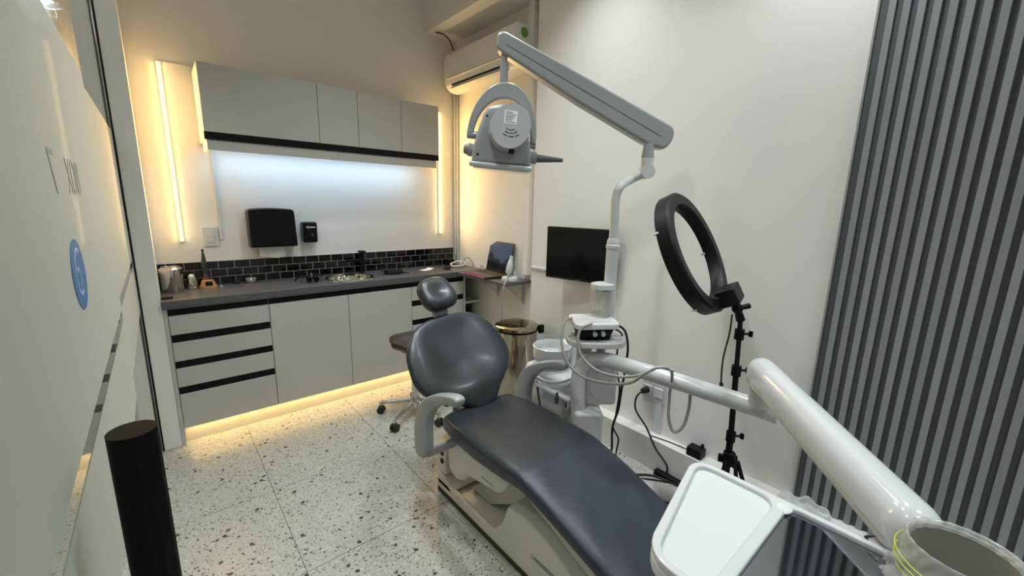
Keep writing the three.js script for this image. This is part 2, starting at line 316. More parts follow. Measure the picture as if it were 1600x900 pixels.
// ---------------------------------------------------------------- warm LED strips
function ledStrip(x, label) {
  const t = thing('led_strip', label, 'LED strip', V(x, 1.218, ZB));
  part('channel', bx(x - 0.014, x + 0.014, 1.214, 2.304, ZB, ZB + 0.012), M.whiteP, t);
  part('diffuser', bx(x - 0.0115, x + 0.0115, 1.218, 2.30, ZB + 0.012, ZB + 0.03, 0.005), glow(new THREE.Color(1, 0.83, 0.5), 1.5), t);
  area(WARM, WARM_L * 0.75, 0.0215, 1.08, V(x, 1.76, ZB + 0.0315), V(x, 1.76, 0), t);
  for (const s of [-1, 1]) area(WARM, WARM_L * 0.06, 0.016, 1.08, V(x + s * 0.0135, 1.76, ZB + 0.021), V(x + s * 3, 1.76, ZB + 0.021), t);
}
ledStrip(0.115, 'vertical warm LED strip on the wall beside the pillar');
ledStrip(2.05, 'vertical warm LED strip on the wall beside the corner pipes');
{
  const t = thing('led_strip', 'warm LED strip under the base cabinets along the plinth', 'LED strip', V(1, 0.1, -3.07));
  part('channel', bx(0.0, 2.03, 0.104, 0.113, -3.085, -3.06), M.alu, t);
  part('diffuser', bx(0.002, 2.028, 0.099, 0.104, -3.082, -3.063), glow(new THREE.Color(1, 0.8, 0.42), 1.4), t);
  area(WARM, PLINTH_L, 2.02, 0.018, V(1.015, 0.0975, -3.0725), V(1.015, 0, -3.02), t);
  const u = thing('led_batten', 'cool white LED batten under the wall cabinets', 'LED light', V(1.06, 1.82, -3.27));
  part('body', bx(0.32, 1.80, 1.827, 1.843, -3.35, -3.31, 0.003), M.whiteP, u);
  part('diffuser', bx(0.33, 1.79, 1.821, 1.827, -3.346, -3.314), glow(WHITE, 2.5), u);
  area(WHITE, UNDER_L, 1.45, 0.03, V(1.06, 1.819, -3.33), V(1.06, 1.0, -3.45), u);
}

// ---------------------------------------------------------------- base cabinets and counter
{
  const zf = -3.05, xs = [-0.01, 0.505, 1.02, 1.53, 2.04], y0 = 0.114, y1 = 0.862;
  const names = [['drawer_cabinet', 'light grey four-drawer base cabinet beside the white pillar', 'cabinet'], ['base_cabinet', 'light grey single-door base cabinet next to the four-drawer cabinet by the pillar', 'cabinet'], ['base_cabinet', 'light grey single-door base cabinet between the sink and the stool', 'cabinet'], ['drawer_cabinet', 'light grey drawer base cabinet behind the chair headrest', 'cabinet']];
  names.forEach(([n, l, c], i) => {
    const a = xs[i], b = xs[i + 1], t = thing(n, l, c, V((a + b) / 2, y0, -3.26), 'base cabinets under the counter'); delete t.userData.group;
    part('carcass', n === 'base_cabinet' ? merge([bx(a, b, y0, 0.74, ZB + 0.02, zf - 0.019), bx(a, b, 0.74, 0.865, ZB + 0.02, ZB + 0.035), bx(a, b, 0.74, 0.865, zf - 0.036, zf - 0.019)]) : bx(a, b, y0, 0.865, ZB + 0.02, zf - 0.019), M.carcass, t);
    part('grip_channel', bx(a + 0.002, b - 0.002, 0.822, 0.862, zf - 0.03, zf - 0.008), M.black, t, 'black grip recess');
    const gap = 0.0018;
    if (n === 'base_cabinet') part('door', bx(a + gap, b - gap, y0, 0.820, zf - 0.018, zf, 0.0015), M.laminate, t);
    else for (const [p, q] of [[0.7045, 0.820], [0.5405, 0.656], [0.377, 0.4945], [y0, 0.330]]) {
      part('drawer_front', bx(a + gap, b - gap, p, q, zf - 0.018, zf, 0.0015), M.laminate, t);
      if (q < 0.8) part('grip_channel', bx(a + 0.002, b - 0.002, q, q + 0.048, zf - 0.019, zf - 0.008), M.black, t, 'black grip recess');
    }
  });
  single('cabinet_side_panel', 'grey edge panel closing the drawer cabinet next to the pillar', 'panel', bx(-0.03, -0.011, 0, 0.875, ZB + 0.02, zf), M.laminate);
  single('plinth', 'recessed white plinth board under the base cabinets', 'plinth', bx(-0.01, 2.04, 0, y0, -3.115, -3.095), M.carcass);
  // open niche between drawers and wall
  const nt = thing('niche_shelf', 'white open shelf niche under the counter beside the drawers', 'shelf', V(2.14, 0, -3.25));
  part('side_board', bx(2.041, 2.056, 0, 0.87, ZB + 0.02, zf), M.carcass, nt);
  part('shelf_board', bx(2.056, XA - 0.002, 0.60, 0.618, ZB + 0.02, -3.08), M.carcass, nt);
  part('shelf_board', bx(2.056, XA - 0.002, 0.10, 0.118, ZB + 0.02, -3.08), M.carcass, nt);
  const bag = thing('black_bag', 'crumpled black bag in the niche under the counter', 'bag', V(2.15, 0.118, -3.2));
  const bg = new THREE.IcosahedronGeometry(0.09, 4), bp = bg.attributes.position; for (let i = 0; i < bp.count; i++) { const v = V(bp.getX(i), bp.getY(i), bp.getZ(i)), k = 1 + 0.16 * Math.sin(v.x * 70) * Math.cos(v.y * 60 + v.z * 50); v.multiplyScalar(k); bp.setXYZ(i, v.x * 0.8, v.y * 2.1, v.z * 0.9); } bg.computeVertexNormals(); bg.translate(2.15, 0.118 + 0.222, -3.2);
  part('body', bg, M.blackM, bag); part('strap', tube([[2.13, 0.46, -3.14], [2.12, 0.55, -3.13], [2.17, 0.56, -3.14], [2.18, 0.45, -3.14]], 0.007), M.blackM, bag);
  // counter with the hole for the basin
  const sh = new THREE.Shape(); const X0 = -0.03, X1 = XA, Z0 = 3.03, Z1 = -ZB - 0.0005; sh.moveTo(X0, Z0); sh.lineTo(X1, Z0); sh.lineTo(X1, Z1); sh.lineTo(X0, Z1); sh.closePath();
  const hole = new THREE.Path(); hole.absellipse(1.11, 3.255, 0.168, 0.168, 0, Math.PI * 2); sh.holes.push(hole);
  const cg = extr(sh, 0.037, 0.0015, 1, 48); cg.rotateX(-Math.PI / 2); cg.translate(0, 0.875, 0);
  const ct = thing('countertop', 'long dark grey countertop over the base cabinets', 'countertop', V(1.1, 0.875, -3.25));
  part('slab', cg, M.counter, ct);
  part('front_edge', bx(X0, 2.04, 0.864, 0.8755, -3.05, -3.032), M.counter, ct);
  const bs = thing('wash_basin', 'round polished steel basin sunk into the dark counter', 'sink', V(1.11, 0.75, -3.255));
  part('bowl', lathe([[0.019, 0.0], [0.06, 0.004], [0.115, 0.035], [0.15, 0.09], [0.163, 0.14], [0.164, 0.163], [0.168, 0.166], [0.18, 0.1645], [0.181, 0.162], [0.168, 0.159], [0.1665, 0.14], [0.153, 0.088], [0.118, 0.031], [0.06, 0], [0.019, -0.004]], 1.11, 0.75, -3.255, 64), S('#d9d6ce', 0.07, { metalness: 1, side: THREE.DoubleSide }), bs);
  part('drain', lathe([[0, 0.004], [0.019, 0.003], [0.021, -0.002], [0, -0.004]], 1.11, 0.75, -3.255), M.darkGrey, bs);
  const fc = thing('faucet', 'square black tap standing behind the basin', 'tap', V(1.27, 0.912, -3.42));
  part('body', bx(1.253, 1.287, 0.912, 1.085, -3.437, -3.403, 0.004), M.blackM, fc);
  part('spout', bx(1.14, 1.255, 1.012, 1.032, -3.43, -3.405, 0.003), M.blackM, fc);
  part('lever', bx(1.245, 1.292, 1.086, 1.099, -3.437, -3.365, 0.004), M.blackM, fc);
}

// ---------------------------------------------------------------- wall cabinets
{
  const zf = -3.15, xs = [0.274, 0.924, 1.196, 1.532, 1.862], top = 2.27, bot = 1.888;
  const L = ['wide light grey wall cabinet with a flap door beside the LED strip by the pillar', 'narrow light grey wall cabinet next to the wide flap cabinet', 'light grey wall cabinet between the narrow one and the end one', 'light grey wall cabinet at the end by the air conditioner'];
  for (let i = 0; i < 4; i++) {
    const a = xs[i], b = xs[i + 1], t = thing('wall_cabinet', L[i], 'cabinet', V((a + b) / 2, 1.843, -3.3));
    part('carcass', bx(a, b, 1.843, top, ZB, zf - 0.019), M.carcass, t);
    part('door', bx(a + 0.0015, b - 0.0015, bot, top, zf - 0.018, zf, 0.0015), M.laminate, t);
    part('grip_channel', bx(a, b, 1.845, bot - 0.001, zf - 0.019, zf - 0.004), M.black, t, 'black grip recess');
  }
  single('cabinet_valance', 'light grey valance board hanging under the wall cabinets', 'valance', bx(0.284, 1.842, 1.785, 1.843, -3.18, -3.162, 0.001), M.laminate);
  single('valance_end', 'small pale end board under the wide wall cabinet by the LED strip', 'panel', bx(0.284, 0.30, 1.785, 1.843, -3.40, -3.18), M.carcass);
}

// ---------------------------------------------------------------- things on the back wall
{
  const sw = thing('light_switch', 'white square switch plate above the counter near the pillar', 'switch', V(0.27, 1.24, ZB));
  part('plate', bx(0.224, 0.314, 1.176, 1.308, ZB, ZB + 0.010, 0.004), M.whiteP, sw);
  part('rocker', bx(0.247, 0.290, 1.203, 1.24, ZB + 0.010, ZB + 0.0145, 0.002), M.whiteP, sw);
  part('rocker', bx(0.247, 0.290, 1.243, 1.28, ZB + 0.010, ZB + 0.0145, 0.002), M.whiteP, sw);
  struct('trim_wall_conduit', 'thin white cable trunking from the wall cabinet down to the switch', 'trim', bx(0.320, 0.339, 1.222, 1.843, ZB, ZB + 0.012, 0.002), M.whiteP);
  struct('trim_wall_line', 'thin white cable trunking between the LED strip and the wall cabinet', 'trim', bx(0.115, 0.274, 2.304, 2.312, ZB, ZB + 0.008), M.whiteP);
  const td = thing('paper_towel_dispenser', 'large glossy black paper towel dispenser on the wall', 'dispenser', V(0.63, 1.165, ZB));
  const s = new THREE.Shape(); s.moveTo(0.485, 1.165); s.lineTo(0.785, 1.165); s.lineTo(0.777, 1.405); s.quadraticCurveTo(0.775, 1.43, 0.75, 1.433); s.quadraticCurveTo(0.62, 1.447, 0.505, 1.433); s.quadraticCurveTo(0.482, 1.43, 0.482, 1.405); s.closePath();
  const g = extr(s, 0.115, 0.012, 3); g.translate(0, 0, ZB + 0.0001); part('housing', g, P('#060607', 0.25, { specularIntensity: 0.5 }), td);
  part('slot', bx(0.53, 0.73, 1.162, 1.168, ZB + 0.03, ZB + 0.085), M.black, td);
  const tg = new THREE.PlaneGeometry(0.17, 0.075, 16, 6), tp = tg.attributes.position; for (let i = 0; i < tp.count; i++) { const x = tp.getX(i), y = tp.getY(i); tp.setZ(i, 0.006 * Math.sin(x * 60) * (0.0375 - y) / 0.075); if (y < -0.03) tp.setY(i, y - 0.008 * Math.sin(x * 25 + 1)); } tg.computeVertexNormals(); tg.translate(0.625, 1.125, ZB + 0.055);
  single('paper_towel', 'white paper towel hanging out of the black dispenser', 'paper towel', tg, S('#e8e8e6', 0.95, { side: THREE.DoubleSide }));
  const sd = thing('soap_dispenser', 'small black soap dispenser with a white emblem on the wall', 'dispenser', V(0.885, 1.18, ZB));
  part('housing', bx(0.835, 0.935, 1.183, 1.338, ZB, ZB + 0.085, 0.014, 4), P('#060708', 0.3, { specularIntensity: 0.5 }), sd);
  part('emblem', merge([new THREE.TorusGeometry(0.0075, 0.002, 6, 20).translate(0.866, 1.299, ZB + 0.0855), bx(0.878, 0.918, 1.295, 1.303, ZB + 0.085, ZB + 0.0862, 0.0005)]), S('#e9eaea', 0.6), sd, 'small white round mark and bar');
  part('push_drop', (() => { const q = new THREE.SphereGeometry(0.009, 16, 12); q.scale(1, 1.5, 0.25); q.translate(0.895, 1.24, ZB + 0.085); return q; })(), S('#3a3d40', 0.3), sd);
}

// ---------------------------------------------------------------- things on the counter
{
  const Y = 0.912;
  const can = thing('steel_canister', 'large shiny steel canister with a lid beside the pillar', 'canister', V(0.035, Y, -3.37));
  part('body', lathe([[0, 0], [0.055, 0], [0.058, 0.004], [0.058, 0.128], [0, 0.128]], 0.035, Y, -3.37), M.steel, can);
  const lid = part('lid', lathe([[0, 0.152], [0.05, 0.151], [0.061, 0.144], [0.062, 0.122], [0.059, 0.122], [0.0585, 0.128], [0, 0.128]], 0.035, Y, -3.37), M.steel, can);
  part('lid_rim', new THREE.TorusGeometry(0.045, 0.0035, 8, 32).rotateX(Math.PI / 2).translate(0.035, Y + 0.153, -3.37), M.steel, lid);
  const c2 = thing('cotton_holder', 'slim steel cotton holder with white cotton on top', 'container', V(0.135, Y, -3.405));
  part('body', lathe([[0, 0], [0.036, 0], [0.037, 0.006], [0.03, 0.01], [0.03, 0.065], [0.027, 0.075], [0, 0.075]], 0.135, Y, -3.405), M.steel, c2);
  part('cotton', (() => { const q = new THREE.SphereGeometry(0.017, 16, 12); q.scale(1, 0.9, 1); q.translate(0.135, Y + 0.08, -3.405); return q; })(), M.paper, c2);
  const cl = thing('curing_light', 'dark green cordless curing light standing in a copper charging base', 'dental tool', V(0.22, Y, -3.40));
  part('base', lathe([[0, 0], [0.052, 0], [0.052, 0.006], [0.044, 0.022], [0.034, 0.048], [0.026, 0.052], [0, 0.052]], 0.22, Y, -3.40), P('#b98c5a', 0.25, { clearcoat: 0.6 }), cl);
  part('window', bx(0.202, 0.242, Y + 0.014, Y + 0.044, -3.365, -3.352, 0.004), M.blackGloss, cl);
  part('collar', rod(V(0.212, Y + 0.05, -3.40), V(0.211, Y + 0.09, -3.40), 0.014), M.copper, cl);
  part('handle', lathe([[0, 0], [0.015, 0], [0.0165, 0.03], [0.014, 0.08], [0.008, 0.13], [0.005, 0.15], [0.0075, 0.156], [0.0075, 0.165], [0, 0.166]], 0.211, Y + 0.09, -3.40), S('#2f3833', 0.35), cl);
  single('cotton_pellet', 'tiny white cotton pellet lying beside the curing light', 'cotton', lathe([[0, 0], [0.006, 0], [0.006, 0.008], [0, 0.011]], 0.288, Y, -3.36, 16), M.whiteP);
  for (const [x, z, r, l, m] of [[0.385, -3.43, 0.022, 'small dark glass dappen dish on the counter', P('#3c4044', 0.1, { transmission: 0.3 })], [0.47, -3.42, 0.036, 'clear cut-glass dish on the counter by the tiles', P('#dfe3e3', 0.06, { transmission: 0.75, ior: 1.5 })]])
    single('glass_dish', l, 'dish', lathe([[0, 0.006], [r * 0.55, 0.006], [r * 0.95, 0.034], [r, 0.034], [r * 0.72, 0.004], [r * 0.6, 0], [0, 0]], x, Y, z, 12), m);
  const ms = thing('loupe_glasses', 'black magnifying loupe glasses lying beside the basin', 'glasses', V(0.82, Y, -3.24));
  part('lens', merge([rod(V(0.80, Y + 0.032, -3.22), V(0.795, Y + 0.026, -3.175), 0.017, 0.02), rod(V(0.845, Y + 0.03, -3.225), V(0.845, Y + 0.024, -3.18), 0.017, 0.02)]), M.black, ms);
  part('frame', tube([[0.73, Y + 0.006, -3.30], [0.735, Y + 0.04, -3.23], [0.80, Y + 0.045, -3.22], [0.85, Y + 0.045, -3.22], [0.905, Y + 0.04, -3.24], [0.91, Y + 0.006, -3.32]], 0.005), M.black, ms);
  part('lamp', rod(V(0.822, Y + 0.055, -3.23), V(0.822, Y + 0.05, -3.2), 0.011), M.steel, ms);
  part('lens_cover', merge([new THREE.SphereGeometry(0.022, 16, 12).scale(1, 1, 0.3).translate(0.757, Y + 0.026, -3.235), new THREE.SphereGeometry(0.018, 16, 12).scale(1, 1, 0.3).translate(0.89, Y + 0.026, -3.24)]), P('#c9cccc', 0.08, { transmission: 0.8 }), ms);
  const po = thing('soft_pouch', 'crumpled soft black pouch with a cord on the counter beside the basin', 'pouch', V(1.46, Y, -3.22));
  const pg = pillow([[-0.075, 0.02], [-0.05, 0.045], [0.02, 0.04], [0.075, 0.02], [0.08, -0.01], [0.02, -0.035], [-0.055, -0.03]], 0.035, 0.004, (u, v) => 0.006 * Math.sin(u * 90) + 0.005 * Math.sin(v * 120)); pg.rotateX(-Math.PI / 2); pg.rotateY(-0.25); pg.translate(1.46, Y + 0.006, -3.23);
  part('body', pg, S('#0d0d0f', 0.85), po);
  part('flap', (() => { const q = bx(1.37, 1.43, Y + 0.028, Y + 0.038, -3.29, -3.22, 0.004); return q; })(), S('#101012', 0.85), po);
  part('cord', tube([[1.52, Y + 0.015, -3.21], [1.56, Y + 0.01, -3.19], [1.585, Y + 0.004, -3.2], [1.57, Y + 0.003, -3.23], [1.545, Y + 0.004, -3.22]], 0.0025), M.cableB, po);
  const pp = new THREE.BoxGeometry(0.11, 0.0012, 0.07, 8, 1, 1); const ppp = pp.attributes.position; for (let i = 0; i < ppp.count; i++) ppp.setY(i, ppp.getY(i) + 0.012 * Math.max(0, ppp.getX(i) / 0.055) ** 2); pp.computeVertexNormals(); pp.rotateY(0.25); pp.translate(1.79, Y + 0.0012, -3.27);
  single('sterilisation_pouch', 'white paper slip lying on the counter', 'paper', pp, M.paper);
  const mo = thing('cable_coil', 'coiled black cable with a plug on the counter', 'cable', V(1.96, Y, -3.19));
  part('coil', merge([0, 1, 2].map(k => new THREE.TorusGeometry(0.028 - k * 0.003, 0.005, 8, 28).rotateX(Math.PI / 2).translate(1.955 + k * 0.006, Y + 0.006 + k * 0.008, -3.2))), M.cableB, mo);
  part('plug', rod(V(1.955, Y + 0.02, -3.2), V(1.95, Y + 0.06, -3.2), 0.006, 0.004), M.cableB, mo);
  single('adapter_block', 'small black power block on the counter in the corner', 'adapter', bx(2.1, 2.165, Y, Y + 0.055, -3.45, -3.39, 0.006), M.blackM);
  const wa = thing('white_clamp', 'white looped holder with a thin cable at the counter corner', 'holder', V(2.14, Y, -3.30));
  part('loop', tube([[2.07, Y + 0.03, -3.31], [2.06, Y + 0.015, -3.28], [2.10, Y + 0.012, -3.24], [2.17, Y + 0.012, -3.25], [2.2, Y + 0.03, -3.27], [2.16, Y + 0.05, -3.30], [2.07, Y + 0.03, -3.31]], 0.008), M.whiteP, wa);
  part('block', bx(2.15, 2.2, Y, Y + 0.05, -3.32, -3.27, 0.008), M.whiteP, wa);
  part('thin_cable', tube([[2.19, Y + 0.04, -3.29], [2.215, Y + 0.085, -3.26], [2.225, Y + 0.06, -3.2], [2.22, Y + 0.004, -3.15]], 0.0025), M.cableB, wa);
  single('remote_control', 'flat dark remote lying on the counter edge by the pillar', 'remote', bx(-0.028, 0.025, Y, Y + 0.016, -3.165, -3.105, 0.005), S('#191b22', 0.4));
}

// ---------------------------------------------------------------- shelf, laptop, scanner
{
  const st = thing('laptop_shelf', 'dark grey wall shelf carrying the laptop', 'shelf', V(2.1, 0.885, -2.7));
  part('board', bx(1.965, XA, 0.882, 0.908, -3.028, -2.385, 0.0015), M.counter, st);
  for (const z of [-2.80, -2.475]) {
    const b = part('bracket', merge([bx(XA - 0.012, XA, 0.70, 0.882, z - 0.008, z + 0.008), bx(2.03, XA - 0.012, 0.872, 0.882, z - 0.008, z + 0.008)]), M.alu, st, 'thin metal shelf bracket');
    part('brace', rod(V(2.045, 0.872, z), V(XA - 0.006, 0.725, z), 0.006), M.alu, b);
  }
  const lp = thing('laptop', 'open black laptop with a red-edged base on the shelf', 'laptop', V(2.085, 0.908, -2.77)); lp.rotation.y = -0.1; lp.updateMatrixWorld();
  // own axes: +x towards the wall (screen side), z along the wall
  lpart('base', bx(-0.122, 0.122, 0.002, 0.020, -0.185, 0.185, 0.004), S('#17171a', 0.35), lp);
  lpart('keyboard', bx(-0.02, 0.098, 0.020, 0.0212, -0.16, 0.16, 0.0004), S('#0c0c0e', 0.5), lp);
  lpart('touchpad', bx(-0.11, -0.04, 0.020, 0.0208, -0.055, 0.055, 0.0003), S('#202024', 0.3), lp);
  lpart('edge_light', bx(-0.1235, -0.1215, 0.007, 0.013, -0.18, 0.16), glow(new THREE.Color(1, 0.12, 0.3), 0.7), lp, 'glowing red front edge');
  const scr = new THREE.Group(); scr.name = 'lid'; scr.position.set(0.105, 0.02, 0); scr.rotation.z = -0.2; lp.add(scr);
  lpart('lid_shell', bx(-0.004, 0.004, 0, 0.262, -0.183, 0.183, 0.003), S('#141418', 0.35), scr);
  // desktop picture: night blue with a hill line
  const W = 128, H = 96, dd = new Uint8Array(W * H * 4); for (let y = 0; y < H; y++) for (let x = 0; x < W; x++) { const r = 40 + 12 * Math.sin(x * 0.05 + 1) + 7 * Math.sin(x * 0.13), i = (y * W + x) * 4, hill = y < r; dd[i] = hill ? 22 : 62; dd[i + 1] = hill ? 26 : 76; dd[i + 2] = hill ? 36 : 98; dd[i + 3] = 255; if (hill && y > r - 6) { dd[i] = 40; dd[i + 1] = 48; dd[i + 2] = 62; } }
  const dt = new THREE.DataTexture(dd, W, H); dt.colorSpace = THREE.SRGBColorSpace; dt.magFilter = THREE.LinearFilter; dt.needsUpdate = true;
  const sg = new THREE.PlaneGeometry(0.345, 0.225); sg.rotateY(-Math.PI / 2); sg.translate(-0.0046, 0.14, 0);
  lpart('screen', sg, new THREE.MeshStandardMaterial({ color: 0x060608, roughness: 0.15, emissive: 0xffffff, emissiveMap: dt, emissiveIntensity: 0.75 }), scr, 'screen with a dark blue landscape');
  const sc = thing('scanner_handpiece', 'white dental scanner standing on a round white base beside the laptop', 'scanner', V(2.085, 0.908, -2.465));
  part('base', lathe([[0, 0], [0.062, 0], [0.066, 0.005], [0.064, 0.026], [0.058, 0.031], [0, 0.031]], 2.085, 0.908, -2.465), M.whiteP, sc);
  part('post', rod(V(2.06, 0.93, -2.45), V(2.06, 0.985, -2.45), 0.012), M.alu, sc);
  const hb = lathe([[0, 0], [0.02, 0.002], [0.026, 0.02], [0.025, 0.06], [0.018, 0.105], [0.013, 0.115], [0.013, 0.145], [0, 0.148]], 0, 0, 0); hb.rotateZ(-0.22); hb.translate(2.055, 0.965, -2.45);
  part('body', hb, M.whiteG, sc); part('plug_tip', rod(V(2.13, 0.93, -2.46), V(2.135, 0.985, -2.462), 0.009, 0.006), M.whiteP, sc);
  part('cord', tube([[2.055, 0.97, -2.45], [2.0, 0.94, -2.40], [1.955, 0.9, -2.375], [1.955, 0.7, -2.4], [1.98, 0.5, -2.42], [2.05, 0.2, -2.42], [2.12, 0.01, -2.45]], 0.0055, 60), M.cable, sc, 'grey cord hanging to the floor');
  const lc = single('laptop_cable', 'thin grey cable curling behind the laptop', 'cable', tube([[2.16, 0.912, -2.99], [2.19, 0.955, -2.985], [2.215, 0.915, -2.965]], 0.004), M.cable);
}

// ---------------------------------------------------------------- air conditioner
{
  const z0 = -3.36, z1 = -2.43, t = thing('air_conditioner', 'white wall air conditioner under the ceiling beam with a green sticker', 'air conditioner', V(2.14, 2.45, -2.9));
  const s = new THREE.Shape(); // [depth from wall, y]
  s.moveTo(0, 2.47); s.lineTo(0.06, 2.45); s.quadraticCurveTo(0.15, 2.44, 0.185, 2.50); s.quadraticCurveTo(0.205, 2.56, 0.2, 2.68); s.quadraticCurveTo(0.195, 2.755, 0.15, 2.76); s.lineTo(0, 2.76); s.closePath();
  const g = extr(s, z1 - z0, 0.01, 3, 32); g.rotateY(0); // extruded along z; mirror depth to -x
  g.scale(-1, 1, 1); flip(g); g.translate(XA, 0, z0);
  part('housing', g, P('#eae8e3', 0.35), t);
  part('front_trim', tube([[XA - 0.197, 2.545, z0 + 0.05], [XA - 0.197, 2.545, z1 - 0.05]], 0.006, 4), P('#e0ddd5', 0.3), t);
  part('louver', (() => { const q = bx(XA - 0.188, XA - 0.09, 2.462, 2.472, z0 + 0.08, z1 - 0.1, 0.004); return q; })(), P('#e2dfd7', 0.3), t);
  part('air_slot', (() => { const q = bx(-0.006, 0.006, -0.008, 0.008, z0 + 0.1, z1 - 0.11); q.rotateZ(-0.35); q.translate(XA - 0.179, 2.498, 0); return q; })(), M.black, t, 'dark air slot');
  part('sticker', (() => { const q = new THREE.CylinderGeometry(0.034, 0.034, 0.001, 24); q.rotateX(Math.PI / 2); q.translate(XA - 0.1, 2.70, z1 + 0.0008); return q; })(), S('#6fa23c', 0.6), t, 'round green sticker');
  single('air_conditioner_pipe', 'thin dark drain pipe curving from the beam into the air conditioner', 'pipe', tube([[1.99, 2.915, -3.38], [2.03, 2.895, -3.33], [2.06, 2.84, -3.28], [2.075, 2.765, -3.25]], 0.007), S('#6a5a48', 0.6));
}

// ---------------------------------------------------------------- monitor, trunking, socket
{
  const a = V(2.085, 1.195, -1.965), t = thing('monitor', 'black flat screen monitor mounted on the white wall', 'monitor', V(2.033, 1.025, -1.72)); t.rotation.y = -(Math.PI / 2) + 0.2; t.updateMatrixWorld();
  lpart('bezel', bx(-0.245, 0.245, 0, 0.34, -0.012, 0.012, 0.004), S('#0a0a0b', 0.35), t);
  lpart('screen', bx(-0.237, 0.237, 0.016, 0.331, 0.012, 0.0128, 0.0003), M.screen, t);
  lpart('maker_mark', bx(-0.02, 0.02, 0.005, 0.009, 0.012, 0.0126, 0.0001), S('#6d6f70', 0.4), t);
  lpart('rear_case', bx(-0.16, 0.16, 0.05, 0.27, -0.045, -0.012, 0.01), M.blackM, t);
  lpart('wall_arm', bx(-0.04, 0.04, 0.13, 0.21, -0.12, -0.045, 0.004), M.black, t);
  struct('trim_cable_trunk', 'thin white cable trunking on the wall behind the monitor', 'trim', bx(XR - 0.014, XR, 1.030, 1.046, -2.268, -1.72, 0.002), M.whiteP);
  const so = thing('power_socket', 'white double wall socket above the ledge with a black plug', 'socket', V(XR, 0.38, -1.18));
  part('plate', bx(XR - 0.012, XR, 0.38, 0.50, -1.252, -1.108, 0.004), M.whiteP, so);
  for (const z of [-1.215, -1.145]) part('outlet', bx(XR - 0.02, XR - 0.012, 0.41, 0.47, z - 0.03, z + 0.03, 0.004), M.whiteP, so);
  struct('trim_socket_trunk', 'short white trunking from the socket down to the ledge', 'trim', bx(XR - 0.014, XR, 0.185, 0.38, -1.15, -1.118, 0.002), M.whiteP);
  const pl = thing('plug_and_cord', 'black plug with a cord hanging from the wall socket to the floor', 'power cord', V(2.09, 0, -1.2));
  part('plug', rod(V(XR - 0.02, 0.44, -1.215), V(XR - 0.06, 0.438, -1.22), 0.02, 0.016), M.cableB, pl);
  part('cord', tube([V(XR - 0.06, 0.438, -1.22), V(2.045, 0.41, -1.235), V(2.04, 0.33, -1.235), onX(1010, 668, 2.04), onX(1024, 700, 2.035), onX(1042, 728, 2.03), V(2.03, 0.036, -1.0)], 0.0055, 70), M.cableB, pl);
  const ad = thing('power_adapter', 'black power adapter brick lying on the white ledge', 'adapter', V(2.09, 0.185, -0.87));
  part('brick', bx(2.06, 2.12, 0.185, 0.235, -0.92, -0.84, 0.004), M.blackM, ad); part('inlet', rod(V(2.115, 0.235, -0.86), V(2.117, 0.25, -0.86), 0.008), M.black, ad);
  part('lead', tube([V(2.09, 0.2, -0.92), V(2.1, 0.19, -0.98), V(2.09, 0.189, -1.06), V(2.07, 0.189, -1.14)], 0.003), M.cableB, ad);
}

// ---------------------------------------------------------------- pedal bin
{
  const x = 1.9, z = -2.16, t = thing('pedal_bin', 'tall polished steel round bin with a lid beneath the shelf', 'bin', V(x, 0, z));
  part('body', lathe([[0, 0.02], [0.146, 0.02], [0.15, 0.03], [0.15, 0.62], [0, 0.62]], x, 0, z, 64), S('#b3ab9d', 0.08, { metalness: 1 }), t);
  part('base_ring', lathe([[0, 0], [0.152, 0], [0.154, 0.022], [0.15, 0.03], [0, 0.03]], x, 0, z, 48), M.blackM, t);
  part('rim', lathe([[0.146, 0.618], [0.153, 0.618], [0.153, 0.632], [0.146, 0.632]], x, 0, z, 48), M.black, t);
  part('lid', lathe([[0, 0.664], [0.10, 0.663], [0.145, 0.659], [0.156, 0.652], [0.157, 0.634], [0.152, 0.632], [0, 0.632]], x, 0, z, 64), S('#ada391', 0.07, { metalness: 1 }), t);
  part('hinge', bx(x + 0.10, x + 0.14, 0.6, 0.66, z + 0.115, z + 0.145, 0.005), M.black, t);
  part('handle', tube([[x + 0.13, 0.63, z + 0.14], [x + 0.16, 0.6, z + 0.15], [x + 0.15, 0.585, z + 0.13], [x + 0.12, 0.6, z + 0.13]], 0.002), M.chrome, t);
  part('pedal', bx(x - 0.16, x - 0.10, 0.01, 0.02, z - 0.02, z + 0.05, 0.003), M.black, t);
}

